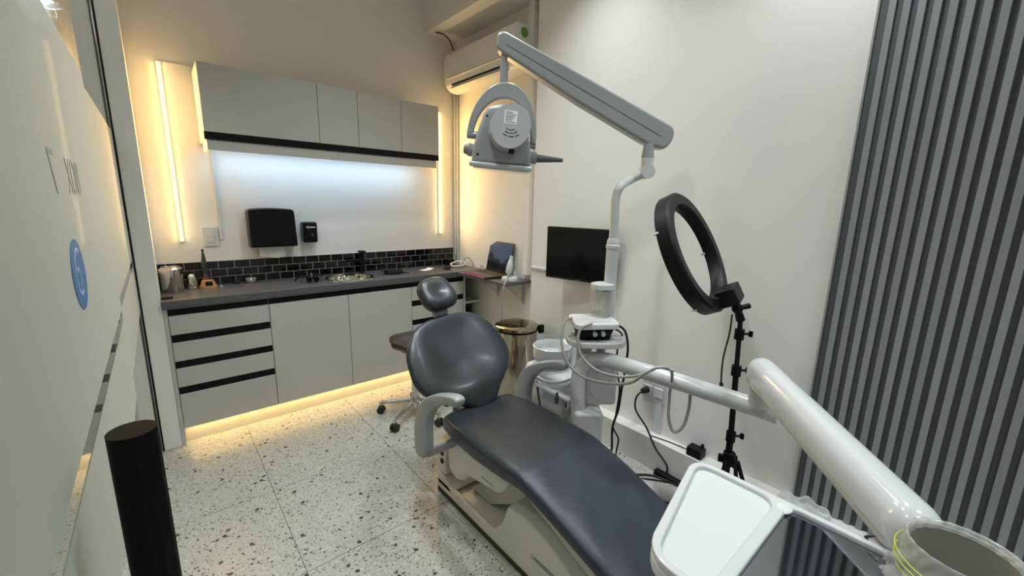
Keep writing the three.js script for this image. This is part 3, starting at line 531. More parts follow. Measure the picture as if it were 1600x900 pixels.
// ---------------------------------------------------------------- operator's stool
{
  const x = 1.275, z = -2.53, t = thing('operator_stool', 'rolling stool with a dark padded seat and chrome star base behind the dental chair', 'stool', V(x, 0, z));
  const sg = cushion(x, [{ y: 0.55, z: z - 0.10, hw: 0.13, th: 0.11 }, { y: 0.555, z, hw: 0.165, th: 0.13 }, { y: 0.55, z: z + 0.10, hw: 0.13, th: 0.11 }], { e: 2.2, endR: 0.07, dish: 0.015 });
  part('seat', sg, M.stoolSeat, t); part('seat_plate', rod(V(x, 0.49, z), V(x, 0.52, z), 0.09), M.black, t);
  part('gas_lift', merge([rod(V(x, 0.09, z), V(x, 0.3, z), 0.026), rod(V(x, 0.3, z), V(x, 0.5, z), 0.015)]), M.chrome, t);
  part('hub', rod(V(x, 0.07, z), V(x, 0.13, z), 0.042, 0.036), M.chrome, t);
  for (let k = 0; k < 5; k++) {
    const a = 2.62 + k * Math.PI * 2 / 5, dx = Math.cos(a), dz = -Math.sin(a) * -1, e = V(x + dx * 0.25, 0.075, z + dz * 0.25);
    const l = part('base_arm', loft([0, 1, 2, 3].map(i => { const f = i / 3, c = V(x + dx * (0.02 + 0.235 * f), 0.115 - 0.035 * f, z + dz * (0.02 + 0.235 * f)), w = 0.024 - 0.01 * f, h = 0.018 - 0.006 * f, r = []; for (let j = 0; j < 12; j++) { const q = j / 12 * 6.283; r.push(V(c.x - dz * Math.cos(q) * w, c.y + Math.sin(q) * h, c.z + dx * Math.cos(q) * w)); } return r; })), M.chrome, t);
    const c = part('caster', merge([-1, 1].map(s => rod(V(e.x - dz * 0.006 * s, 0.027, e.z + dx * 0.006 * s), V(e.x - dz * 0.024 * s, 0.027, e.z + dx * 0.024 * s), 0.027, 0.025)).concat([new THREE.SphereGeometry(0.022, 16, 10).translate(e.x, 0.042, e.z)])), S('#1b1613', 0.5), t);
    part('caster_stem', rod(V(e.x, 0.05, e.z), V(e.x, 0.09, e.z), 0.008), M.chrome, c);
  }
}

// ---------------------------------------------------------------- dental chair
const XC = 1.15;
{
  const t = thing('dental_chair', 'dark slate blue padded dental chair on a pale grey base', 'dental chair', V(XC, 0, -1.1));
  const hx = 0.165;
  part('floor_skirt', bx(XC - hx, XC + hx, 0, 0.03, -1.725, -0.25, 0.004), S('#2c2f2e', 0.6), t, 'dark rubber foot of the base');
  // base tray with raised rims
  part('base_plate', merge([bx(XC - hx, XC + hx, 0.03, 0.048, -1.728, -0.248, 0.004, 2), bx(XC - hx, XC - hx + 0.022, 0.036, 0.085, -1.727, -0.25, 0.008, 3), bx(XC + hx - 0.022, XC + hx, 0.036, 0.085, -1.727, -0.25, 0.008, 3)]), M.creamP, t);
  part('base_heel', sideExtrude(shapeOf([[-1.727, 0.05], [-1.60, 0.05], [-1.585, 0.07], [-1.66, 0.118], [-1.70, 0.128], [-1.722, 0.115]]), XC - hx, XC + hx, 0.01), M.creamP, t);
  const cv = new THREE.Shape(); cv.moveTo(-1.30, 0.05); cv.lineTo(-1.283, 0.062); cv.quadraticCurveTo(-1.19, 0.12, -1.165, 0.235); cv.quadraticCurveTo(-1.155, 0.262, -1.13, 0.266); cv.quadraticCurveTo(-1.03, 0.285, -0.9, 0.24); cv.quadraticCurveTo(-0.72, 0.175, -0.60, 0.07); cv.lineTo(-0.59, 0.05); cv.closePath();
  const cov = part('base_cover', sideExtrude(cv, XC - hx + 0.004, XC + hx - 0.004, 0.012), M.creamP, t);
  part('cover_marking', merge([0, 1].map(k => { const q = bx(XC - hx + 0.0032, XC - hx + 0.0045, -0.0012, 0.0012, -0.075, 0.075); q.translate(0, 0.138 - k * 0.013, -0.93); return q; }).concat(Array.from({ length: 9 }, (_, k) => { const q = bx(XC - hx + 0.0032, XC - hx + 0.0045, -0.002, 0.002, -0.0035 - (k % 3) * 0.001, 0.0035); q.translate(0, 0.1315, -0.93 - 0.05 + k * 0.0125); return q; }))), S('#3c3d3b', 0.6), cov, 'small dark printed strip');
  // lifting arm and under-seat casing
  part('lift_arm', sideExtrude(shapeOf([[-1.56, 0.06], [-1.40, 0.06], [-1.02, 0.3], [-1.02, 0.4], [-1.14, 0.4]]), XC - 0.06, XC + 0.06, 0.008), M.creamP, t);
  const us = new THREE.Shape(); us.moveTo(-1.63, 0.42); us.lineTo(-1.63, 0.22); us.quadraticCurveTo(-1.62, 0.165, -1.57, 0.16); us.quadraticCurveTo(-1.50, 0.16, -1.475, 0.2); us.quadraticCurveTo(-1.465, 0.225, -1.44, 0.232); us.lineTo(-1.245, 0.268); us.quadraticCurveTo(-1.19, 0.285, -1.165, 0.345); us.lineTo(-1.13, 0.43); us.closePath();
  const uc = part('seat_casing', sideExtrude(us, XC - 0.158, XC + 0.158, 0.012), M.creamP, t);
  part('casing_slot', (() => { const q = bx(XC - 0.1592, XC - 0.157, -0.002, 0.002, -0.045, 0.045); q.translate(0, 0.292, -1.30); return q; })(), S('#8f8d85', 0.6), uc);
  part('leg_casing', sideExtrude(shapeOf([[-1.12, 0.38], [-1.12, 0.44], [-0.3, 0.20], [-0.3, 0.15], [-0.5, 0.16]]), XC - 0.15, XC + 0.15, 0.01), S('#b9b7ae', 0.45), t);
  // upholstery
  part('seat', cushion(XC, [{ y: 0.463, z: -1.565, hw: 0.215, th: 0.115 }, { y: 0.468, z: -1.45, hw: 0.234, th: 0.125 }, { y: 0.468, z: -1.3, hw: 0.24, th: 0.125 }, { y: 0.472, z: -1.12, hw: 0.234, th: 0.115 }, { y: 0.470, z: -1.0, hw: 0.225, th: 0.095 }, { y: 0.438, z: -0.86, hw: 0.222, th: 0.08 }, { y: 0.36, z: -0.62, hw: 0.215, th: 0.072 }, { y: 0.245, z: -0.28, hw: 0.195, th: 0.068 }], { dish: 0.012, e: 3.6, n: 56, endR: 0.045 }), M.leather, t, 'slate blue padded seat and leg rest');
  // backrest: shield outline in a plane leaning back by 40 degrees
  const th = 50 * Math.PI / 180, basis = new THREE.Matrix4().makeBasis(V(1, 0, 0), V(0, Math.sin(th), -Math.cos(th)), V(0, Math.cos(th), Math.sin(th))).setPosition(XC, 0.5, -1.55);
  const hwp = [[-0.015, 0.03], [0.01, 0.075], [0.05, 0.125], [0.09, 0.19], [0.13, 0.245], [0.17, 0.28], [0.21, 0.298], [0.25, 0.304], [0.3, 0.298], [0.35, 0.288], [0.4, 0.27], [0.45, 0.235], [0.49, 0.19], [0.515, 0.13], [0.525, 0.06]];
  const ol = [...hwp.map(([s, w]) => [w, s]), ...[...hwp].reverse().map(([s, w]) => [-w, s])];
  const lum = (u, v) => 0.034 * Math.exp(-((u / 0.16) ** 4 + ((v - 0.33) / 0.17) ** 4)) - 0.020 * Math.exp(-((u / 0.11) ** 2 + ((v - 0.12) / 0.06) ** 2));
  const spin = new THREE.Matrix4().makeTranslation(0, 0.2, 0).multiply(new THREE.Matrix4().makeRotationZ(0.135)).multiply(new THREE.Matrix4().makeTranslation(0, -0.2, 0)); basis.multiply(spin);
  const bk = pillow(ol, 0.038, 0.045, lum, 110, 7); bk.applyMatrix4(basis); const bkm = part('backrest', bk, M.leather, t, 'shield-shaped slate blue backrest');
  const shell = pillow(ol.map(([u, v]) => [u * 0.93, v * 0.95 + 0.01]), 0.01, 0.03, () => 0, 90, 6); shell.translate(0, 0, -0.04); shell.applyMatrix4(basis); part('back_shell', shell, M.creamP, bkm);
  // headrest
  const hb = basis.clone().multiply(new THREE.Matrix4().makeTranslation(0.034, 0.645, 0.03)).multiply(new THREE.Matrix4().makeRotationX(-0.12));
  const ho = [[-0.07, -0.093], [0, -0.098], [0.07, -0.09], [0.1, -0.055], [0.102, 0], [0.092, 0.06], [0.065, 0.09], [0, 0.1], [-0.065, 0.09], [-0.095, 0.055], [-0.104, 0], [-0.1, -0.06]];
  const hg = pillow(ho, 0.045, 0.05, (u, v) => 0.016 * Math.exp(-((u / 0.055) ** 2 + ((v + 0.0) / 0.055) ** 2)), 72, 5); hg.applyMatrix4(hb); const hr = part('headrest', hg, M.leather, t, 'small padded headrest');
  const hp = bx(-0.06, 0.03, -0.108, -0.075, -0.06, -0.035, 0.006); hp.applyMatrix4(hb); part('headrest_bracket', hp, M.greyP, hr);
  for (const u of [-0.015, 0.022]) { const q = rod(V(u, -0.19, -0.062), V(u, -0.05, -0.05), 0.0085); q.applyMatrix4(hb); part('headrest_post', q, M.alu, hr); }
  // armrests: traced in the y-z plane
  const arm = [[-1.63, 0.335], [-1.645, 0.43], [-1.637, 0.50], [-1.60, 0.585], [-1.53, 0.655], [-1.41, 0.715], [-1.295, 0.745], [-1.277, 0.735], [-1.29, 0.705], [-1.38, 0.682], [-1.45, 0.64], [-1.51, 0.575], [-1.535, 0.50], [-1.535, 0.43], [-1.545, 0.365], [-1.57, 0.335]];
  for (const s of [-1, 1]) {
    const x0 = s < 0 ? XC - 0.335 : XC + 0.285;
    const a = part('armrest', sideExtrude(splineShape(arm, 90), x0, x0 + 0.05, 0.012), M.greyP, t, 'grey curved armrest');
    part('armrest_foot', bx(s < 0 ? XC - 0.315 : XC + 0.12, s < 0 ? XC - 0.12 : XC + 0.315, 0.335, 0.385, -1.63, -1.55, 0.012, 3), M.greyP, a);
  }
  const kb = part('control_box', bx(XC - 0.165, XC - 0.10, 0.13, 0.27, -1.72, -1.645, 0.008), M.creamP, t); for (const y of [0.20, 0.245]) part('button', rod(V(XC - 0.164, y, -1.672), V(XC - 0.17, y, -1.672), 0.014), M.black, kb);
  part('hinge_block', bx(XC - 0.09, XC + 0.09, 0.36, 0.48, -1.70, -1.58, 0.015), M.darkGrey, t);
  // loose plastic cover over the leg rest, its edge a curve
  const st = [{ y: 0.477, z: -1.03, hw: 0.224, th: 0.09 }, { y: 0.472, z: -1.0, hw: 0.224, th: 0.09 }, { y: 0.438, z: -0.86, hw: 0.222, th: 0.08 }, { y: 0.36, z: -0.62, hw: 0.215, th: 0.072 }, { y: 0.245, z: -0.28, hw: 0.195, th: 0.068 }];
  const curve = new THREE.CatmullRomCurve3([V(0, 0.475, -1.12), ...st.map(s => V(0, s.y, s.z))], false, 'centripetal'), rings = [], N = 44, nn = 56;
  for (let i = 0; i <= N; i++) {
    const ring = []; for (let j = 0; j < nn; j++) {
      const a = j / nn * 6.28318, cx = sgnpow(Math.cos(a), 2 / 3.6), sy = sgnpow(Math.sin(a), 2 / 3.6), start = 0.12 + (sy > 0 ? 0.155 * (1 - Math.pow(Math.abs(cx), 2.2)) : 0), tt = start + (0.995 - start) * i / N;
      const p = curve.getPoint(tt), tg = curve.getTangent(tt), nm = V(0, tg.z, -tg.y); if (nm.y < 0) nm.negate();
      const zf = Math.min(1, Math.max(0, (p.z + 1.03) / 0.75)), hw = 0.2265 - 0.027 * zf ** 1.5, thk = 0.0945 - 0.022 * zf; let w = sy * thk / 2; if (sy > 0) w -= 0.011 * Math.pow(1 - cx * cx, 1.5);
      w += 0.0012 * Math.sin(p.z * 31 + cx * 9) * Math.max(0, sy);
      ring.push(V(XC + cx * hw, p.y + nm.y * w, p.z + nm.z * w));
    } rings.push(ring);
  }
  single('leg_rest_cover', 'dull blue-grey plastic cover pulled over the leg rest of the dental chair', 'cover', loft(rings, false), P('#282e38', 0.45, { side: THREE.DoubleSide, bumpMap: rep(grain, 1), bumpScale: 0.0008 }));
}

// ---------------------------------------------------------------- dental unit (column, cuspidor, shelf, swing arm)
{
  const t = thing('dental_unit', 'white dental unit column with cuspidor bowl and a swing arm beside the chair', 'dental unit', V(1.6, 0, -1.3));
  const yawG = (g, x, y, z, a = -0.708) => { g.rotateY(a); g.translate(x, y, z); return g; };
  part('foot_body', yawG(bx(-0.09, 0.09, 0, 0.5, -0.16, 0.16, 0.03, 4), 1.68, 0, -1.44, 0), M.whiteG, t);
  part('unit_body', yawG(bx(-0.12, 0.11, 0.36, 0.60, -0.2, 0.14, 0.04, 4), 1.67, 0, -1.5, 0), M.whiteP, t);
  part('lower_cover', yawG(bx(-0.07, 0.07, 0.26, 0.52, -0.055, 0.055, 0.02, 4), ...at(917, 655, 2.06).toArray().map((v, i) => i === 1 ? 0 : v)), P('#cfd2d2', 0.12, { clearcoat: 0.6 }), t);
  // box under the shelf
  part('side_module', yawG(bx(-0.082, 0.082, 0.52, 0.73, -0.06, 0.06, 0.02, 4), ...at(934, 606, 2.12).toArray().map((v, i) => i === 1 ? 0 : v)), M.whiteP, t);
  // cuspidor
  const cq = at(862, 552, 2.36), cx = cq.x, cz = cq.z, cy = cq.y;
  const cb = part('cuspidor_bowl', lathe([[0, -0.008], [0.065, -0.008], [0.092, 0.0], [0.099, 0.02], [0.102, 0.048], [0.105, 0.051], [0.109, 0.048], [0.107, 0.0], [0.1, -0.03], [0.077, -0.04], [0, -0.044]], cx, cy, cz, 48), M.whiteG, t, 'white cuspidor bowl');
  part('bowl_stand', lathe([[0, -0.04], [0.065, -0.038], [0.075, -0.08], [0.095, -0.16], [0.1, -0.22], [0, -0.22]], cx + 0.02, cy, cz, 40), M.whiteP, cb);
  part('water_arm', bx(cx + 0.07, cx + 0.16, cy - 0.12, cy + 0.062, cz - 0.02, cz + 0.09, 0.015, 3), M.whiteP, t);
  // instrument holder rail with hoses and tips
  const r0 = at(842, 600, 2.24), r1 = at(890, 624, 2.12);
  const rail = part('holder_rail', (() => { const d = r1.clone().sub(r0), g = new RoundedBoxGeometry(d.length() + 0.03, 0.022, 0.05, 3, 0.008); g.applyQuaternion(new THREE.Quaternion().setFromUnitVectors(V(1, 0, 0), d.clone().normalize())); const c = r0.clone().add(r1).multiplyScalar(0.5); g.translate(c.x, c.y, c.z); return g; })(), M.whiteP, t);
  for (const [px, py, m] of [[870, 622, M.darkGrey], [885, 632, M.chrome]]) part('suction_tip', (() => { const p = at(px, py, 2.13); return lathe([[0, -0.03], [0.009, -0.03], [0.012, 0], [0.007, 0.012], [0.006, 0.03], [0, 0.031]], p.x, p.y, p.z, 16); })(), m, rail);
  for (const [a, b] of [[589, 597], [597, 604]]) part('holder_hose', tube([at(838, a, 2.28), at(858, b, 2.2), at(880, b - 1, 2.15), at(895, a + 2, 2.12)], 0.0078), M.whiteP, t);
  part('thin_hose', tube([at(839, 597, 2.25), at(841, 615, 2.23), at(845, 640, 2.23)], 0.006), M.darkGrey, t);
  // swing arm: rises from the body, bends over and runs towards the tray
  const A0 = at(904, 650, 2.06), A1 = at(903, 610, 2.04), A2 = at(906, 580, 2.03), A3 = at(920, 563, 2.02), A4 = at(945, 562, 1.98), A5 = at(990, 575, 1.88), A6 = at(1080, 603, 1.72), A7 = at(1196, 641, 1.56);
  part('swing_arm', tube([A0, A1, A2, A3, A4, A5, A6, A7], 0.036, 90, 24), M.whiteG, t, 'glossy white bent tube arm');
  const jd = A7.clone().sub(A6).normalize(); part('arm_end_cap', rod(A7.clone().add(jd.clone().multiplyScalar(0.0)), A7.clone().add(jd.clone().multiplyScalar(0.04)), 0.0375, 0.0365, 32), M.whiteP, t);
  // shelf and its post
  const sc = V(1.57, 0.848, -1.2), sg = extr(rrect(0.285, 0.20, 0.085), 0.028, 0.006, 3, 24); sg.rotateX(-Math.PI / 2); yawG(sg, sc.x, sc.y, sc.z); part('top_shelf', sg, M.whiteG, t, 'white oval shelf');
  const pp = at(938, 560, 2.04); part('shelf_post', rod(V(pp.x, 0.66, pp.z), V(pp.x, 0.865, pp.z), 0.022), M.whiteP, t);
  const pb = at(912, 560, 2.12); part('rear_post', rod(V(pb.x, 0.6, pb.z), V(pb.x, 0.865, pb.z), 0.04), M.whiteP, t);
  // ultrasonic device on the shelf
  const dv = thing('ultrasonic_device', 'white and black ultrasonic scaler unit on the oval shelf', 'dental device', V(1.56, 0.876, -1.212)); dv.rotation.y = -0.708 + 0.13; dv.updateMatrixWorld();
  const low = loft([[0, 0.078, 0.052], [0.03, 0.083, 0.058], [0.066, 0.095, 0.072]].map(([y, w, d]) => { const q = []; for (let j = 0; j < 40; j++) { const a = j / 40 * 6.283; q.push(V(sgnpow(Math.cos(a), 0.35) * w, y, sgnpow(Math.sin(a), 0.35) * d)); } return q; }));
  lpart('lower_case', low, M.blackM, dv); const up = extr(rrect(0.215, 0.16, 0.025), 0.03, 0.008, 3); up.rotateX(-Math.PI / 2); up.rotateX(0.06); up.translate(0, 0.062, 0); lpart('upper_case', up, P('#e3e5e6', 0.25), dv, 'white top with small printed marks');
  for (let k = 0; k < 3; k++) lpart('marking', bx(-0.08, -0.06, 0.0985, 0.0993, -0.03 + k * 0.014, -0.0285 + k * 0.014).translate(0, -0.006 + 0.0018 * -k, 0), S('#7d8386', 0.6), dv);
  lpart('button_row', merge(Array.from({ length: 10 }, (_, k) => { const q = new THREE.CylinderGeometry(0.003, 0.003, 0.001, 10); q.translate(-0.03 + k * 0.011, 0.0895, 0.05); return q; })), S('#8d9396', 0.6), dv);
  for (const x of [-0.02, 0.02]) lpart('connector', (() => { const q = new THREE.CylinderGeometry(0.011, 0.012, 0.03, 20); q.rotateX(Math.PI / 2); q.translate(x, 0.042, 0.083); return q; })(), M.alu, dv);
  // bottle
  const bt = thing('water_bottle', 'clear plastic water bottle with a white lid on the scaler unit', 'bottle', V(1.0, 0, 0)); const bq = at(940, 470, 2.04); bt.position.set(bq.x, 0.980, bq.z); bt.updateMatrixWorld();
  lpart('bottle_wall', lathe([[0.0, 0.001], [0.052, 0.001], [0.056, 0.01], [0.055, 0.125], [0.052, 0.13], [0.05, 0.127], [0.052, 0.012], [0.048, 0.006], [0, 0.006]], 0, 0, 0, 40), M.clear, bt);
  lpart('inner_tube', merge([new THREE.CylinderGeometry(0.03, 0.03, 0.075, 24, 1, true).translate(0, 0.085, 0), new THREE.CylinderGeometry(0.004, 0.004, 0.11, 10).translate(-0.02, 0.065, 0)]), P('#eef0f0', 0.1, { transmission: 0.8, thickness: 0, side: THREE.DoubleSide }), bt);
  lpart('bottle_lid', lathe([[0, 0.156], [0.04, 0.155], [0.056, 0.15], [0.058, 0.128], [0.054, 0.128], [0, 0.128]], 0, 0, 0, 40), M.whiteP, bt);
  lpart('lid_clip', bx(-0.03, 0.01, 0.118, 0.128, 0.028, 0.034), M.black, bt);
}

// ---------------------------------------------------------------- operating lamp on its pole
{
  const p0 = at(955, 420, 2.02), px = p0.x, pz = p0.z;
  const t = thing('operating_lamp', 'grey dental operating lamp hanging from a jointed white arm and pole', 'dental lamp', V(px, 0.888, pz));
  part('pole', merge([rod(V(px, 0.888, pz), V(px, 1.315, pz), 0.0305, 0.029, 28)]), M.whiteP, t);
  part('collar', lathe([[0.029, 1.3], [0.0325, 1.304], [0.0325, 1.318], [0.029, 1.322], [0.029, 1.336], [0.024, 1.35], [0.02, 1.352]], px, 0, pz, 28), M.whiteP, t);
  const e0 = V(px, 1.345, pz), e1 = V(px, 1.55, pz), e2 = V(px + 0.012, 1.59, pz + 0.008), e3 = at(985, 281, 2.0), e4 = at(1003, 272, 1.99);
  part('upper_pole', tube([e0, V(px, 1.45, pz), e1, e2, e3, e4], 0.021, 60, 20), M.whiteP, t);
  const J = at(1010, 269, 1.99), right = V(0.76, 0, 0.65), fw = V(0.65, 0, -0.76);
  part('elbow', merge([rod(J.clone().add(fw.clone().multiplyScalar(-0.034)), J.clone().add(fw.clone().multiplyScalar(0.034)), 0.032, 0.032, 32), rod(J, J.clone().add(V(0, 0.065, 0)), 0.03, 0.03, 28)]), M.whiteP, t);
  part('elbow_cap', rod(J.clone().add(V(0, 0.065, 0)), J.clone().add(V(0, 0.13, 0)), 0.0305, 0.022, 28), M.lampP, t);
  // spring arm
  const Nn = at(1029, 213, 1.99), Ff = at(786, 69, 1.87), dir = Ff.clone().sub(Nn), Ln = dir.length(); dir.normalize();
  const side = V(0, 1, 0).cross(dir).normalize(), up = dir.clone().cross(side).normalize();
  const mb = new THREE.Matrix4().makeBasis(dir, up, side.clone().negate()).setPosition(Nn);
  const prof = new THREE.Shape(); prof.moveTo(-0.045, -0.045); prof.quadraticCurveTo(-0.065, -0.02, -0.058, 0.02); prof.quadraticCurveTo(-0.05, 0.055, -0.02, 0.06); prof.lineTo(Ln * 0.55, 0.052); prof.lineTo(Ln, 0.042); prof.quadraticCurveTo(Ln + 0.035, 0.038, Ln + 0.035, 0.01); prof.lineTo(Ln + 0.02, -0.03); prof.quadraticCurveTo(Ln, -0.042, Ln - 0.03, -0.043); prof.lineTo(Ln * 0.5, -0.062); prof.lineTo(0.1, -0.066); prof.quadraticCurveTo(0, -0.068, -0.045, -0.045);
  const ag = extr(prof, 0.075, 0.012, 3); ag.translate(0, 0, -0.0375); ag.applyMatrix4(mb); const am = part('spring_arm', ag, M.lampP, t, 'long grey-white box arm');
  for (const s of [-1, 1]) { const q = bx(0.0, Ln * 0.98, -0.008, -0.005, s * 0.0378 - 0.0006, s * 0.0378 + 0.0006); q.applyMatrix4(mb); part('seam', q, S('#5b5f60', 0.6), am); }
  // hanging stem
  const yoke = at(787, 150, 1.87), st = at(788, 85, 1.87); yoke.x = st.x; yoke.z = st.z;
  part('stem', merge([rod(V(st.x, st.y + 0.06, st.z), V(st.x, st.y - 0.045, st.z), 0.014, 0.014), rod(V(st.x, st.y - 0.04, st.z), V(st.x, at(788, 134, 1.87).y, st.z), 0.0185, 0.0185)]), M.lampP, t);
  // lamp head, in its own axes: x to the side, y up, z towards the dentist
  const k = 1.87 / F, hd = new THREE.Group(); hd.name = 'lamp_head'; const hp = at(787, 190, 1.87); hd.position.copy(hp).sub(t.position); hd.rotation.y = -0.687; t.add(hd); hd.userData.label = 'grey lamp head seen from behind';
  const U = (x, y) => [(x - 787) * k, (190 - y) * k];
  const yo = new THREE.Shape(); const oc = U(783.5, 214), ic = U(784, 210); yo.absellipse(oc[0], oc[1], 54.5 * k, 84 * k, 0, Math.PI, false); yo.lineTo(ic[0] - 44 * k, oc[1]);
  { const N = 28; for (let i = 0; i <= N; i++) { const a = Math.PI * (1 - i / N); yo.lineTo(ic[0] + Math.cos(a) * 45 * k, ic[1] + Math.max(0, Math.sin(a)) * 57 * k - (1 - Math.sin(a)) * 4 * k); } }
  yo.closePath(); const yg = extr(yo, 0.032, 0.006, 3, 40); yg.translate(0, 0, -0.016); yg.translate(-oc[0], -oc[1], 0); yg.rotateZ(-0.12); yg.translate(oc[0], oc[1] - 0.01, 0.0);
  lpart('yoke', yg, M.lampP, hd);
  const body = [[737, 254], [741, 228], [748, 205], [757, 181], [764, 172], [781, 168], [800, 171], [816, 182], [824, 202], [829, 228], [830.5, 258]].map(q => U(...q));
  const bsh = new THREE.Shape(); bsh.moveTo(...body[0]); for (let i = 1; i < body.length; i++) bsh.lineTo(...body[i]); bsh.closePath();
  const bg = extr(bsh, 0.17, 0.022, 4, 12); bg.translate(0, 0, -0.11); lpart('housing', toCreasedNormals(bg, 0.9), M.lampP, hd);
  const lens = new RoundedBoxGeometry(0.285, 0.022, 0.19, 3, 0.01); lens.rotateZ(-0.07); lens.translate(...U(783.5, 259), -0.025); lpart('lens_frame', lens, P('#c7cbcb', 0.15), hd);
  const lens2 = new RoundedBoxGeometry(0.25, 0.012, 0.15, 2, 0.005); lens2.rotateZ(-0.07); lens2.translate(...U(783.5, 262.5), -0.025); lpart('lens', lens2, P('#e6eaea', 0.08, { transmission: 0.4 }), hd);
  const dg = new THREE.CylinderGeometry(1, 1.04, 0.045, 64); dg.rotateX(Math.PI / 2); dg.scale(29.5 * k, 34.5 * k, 1); const dgm = new THREE.Matrix4().makeRotationZ(-0.45).premultiply(new THREE.Matrix4().makeRotationX(-0.18)).premultiply(new THREE.Matrix4().makeRotationY(0.16)).premultiply(new THREE.Matrix4().makeTranslation(...U(797, 203), 0.075));
  const dgg = toCreasedNormals(dg, 0.6); dgg.applyMatrix4(dgm); const dc = lpart('rear_cap', dgg, P('#a9adae', 0.28), hd, 'oval raised rear cap');
  const onCap = (g) => { g.translate(0, 0, 0.0226); g.applyMatrix4(new THREE.Matrix4().makeRotationX(-0.18).premultiply(new THREE.Matrix4().makeRotationY(0.16)).premultiply(new THREE.Matrix4().makeTranslation(...U(797, 203), 0.075))); return g; };
  lpart('label_plate', onCap(bx(-0.028, 0.028, 0.008, 0.064, 0, 0.0006).rotateZ(-0.1).translate(-0.004, 0.0, 0)), S('#e4e6e6', 0.6), dc, 'white printed type plate');
  lpart('plate_lines', onCap(merge(Array.from({ length: 6 }, (_, i) => bx(-0.023, 0.023 - (i * 7 % 4) * 0.005, 0.014 + i * 0.0082, 0.0168 + i * 0.0082, 0.0008, 0.0012).rotateZ(-0.1).translate(-0.004, 0, 0)))), S('#4b5054', 0.7), dc);
  for (let i = 0; i < 3; i++) lpart('vent_slot', onCap(merge([0, 1, 2].map(j => new THREE.TorusGeometry(0.03 + i * 0.0145, 0.0018, 6, 12, 0.36).rotateZ(-2.2 + j * 0.45 - (i === 0 ? 0.1 : 0)).translate(0.0, 0.012, 0)))), S('#26292b', 0.7), dc);
  lpart('socket_port', onCap(bx(-0.011, 0.011, -0.016, -0.002, -0.03, -0.012).translate(0.004, -0.096, 0.0)), M.black, dc);
  for (const [x, y] of [[762, 186], [748, 242]]) lpart('screw', (() => { const q = new THREE.CylinderGeometry(0.0045, 0.0045, 0.003, 14); q.rotateX(Math.PI / 2); q.translate(...U(x, y), 0.0605); return q; })(), M.black, hd);
  const px2 = (a, b, r0, r1) => { const [ax, ay] = U(...a), [b0, b1] = U(...b); return rod(V(ax, ay, 0), V(b0, b1, 0), r0, r1, 24); };
  lpart('pivot', px2([730, 211], [752, 212], 0.015, 0.018), M.lampP, hd); lpart('pivot', px2([824, 224], [838, 226], 0.015, 0.013), M.lampP, hd);
  const kn = lpart('knob', merge([px2([733, 233], [746, 236], 0.03, 0.024)]), M.lampP, hd); lpart('knob_grip', px2([725, 232], [734, 233], 0.02, 0.029), P('#7e8384', 0.35), kn);
  lpart('handle_socket', px2([828, 243], [840, 244], 0.028, 0.026), M.lampP, hd);
  lpart('handle', px2([838, 244], [882, 246], 0.019, 0.0085), S('#55595a', 0.5), hd, 'dark grey tapered side handle');
}

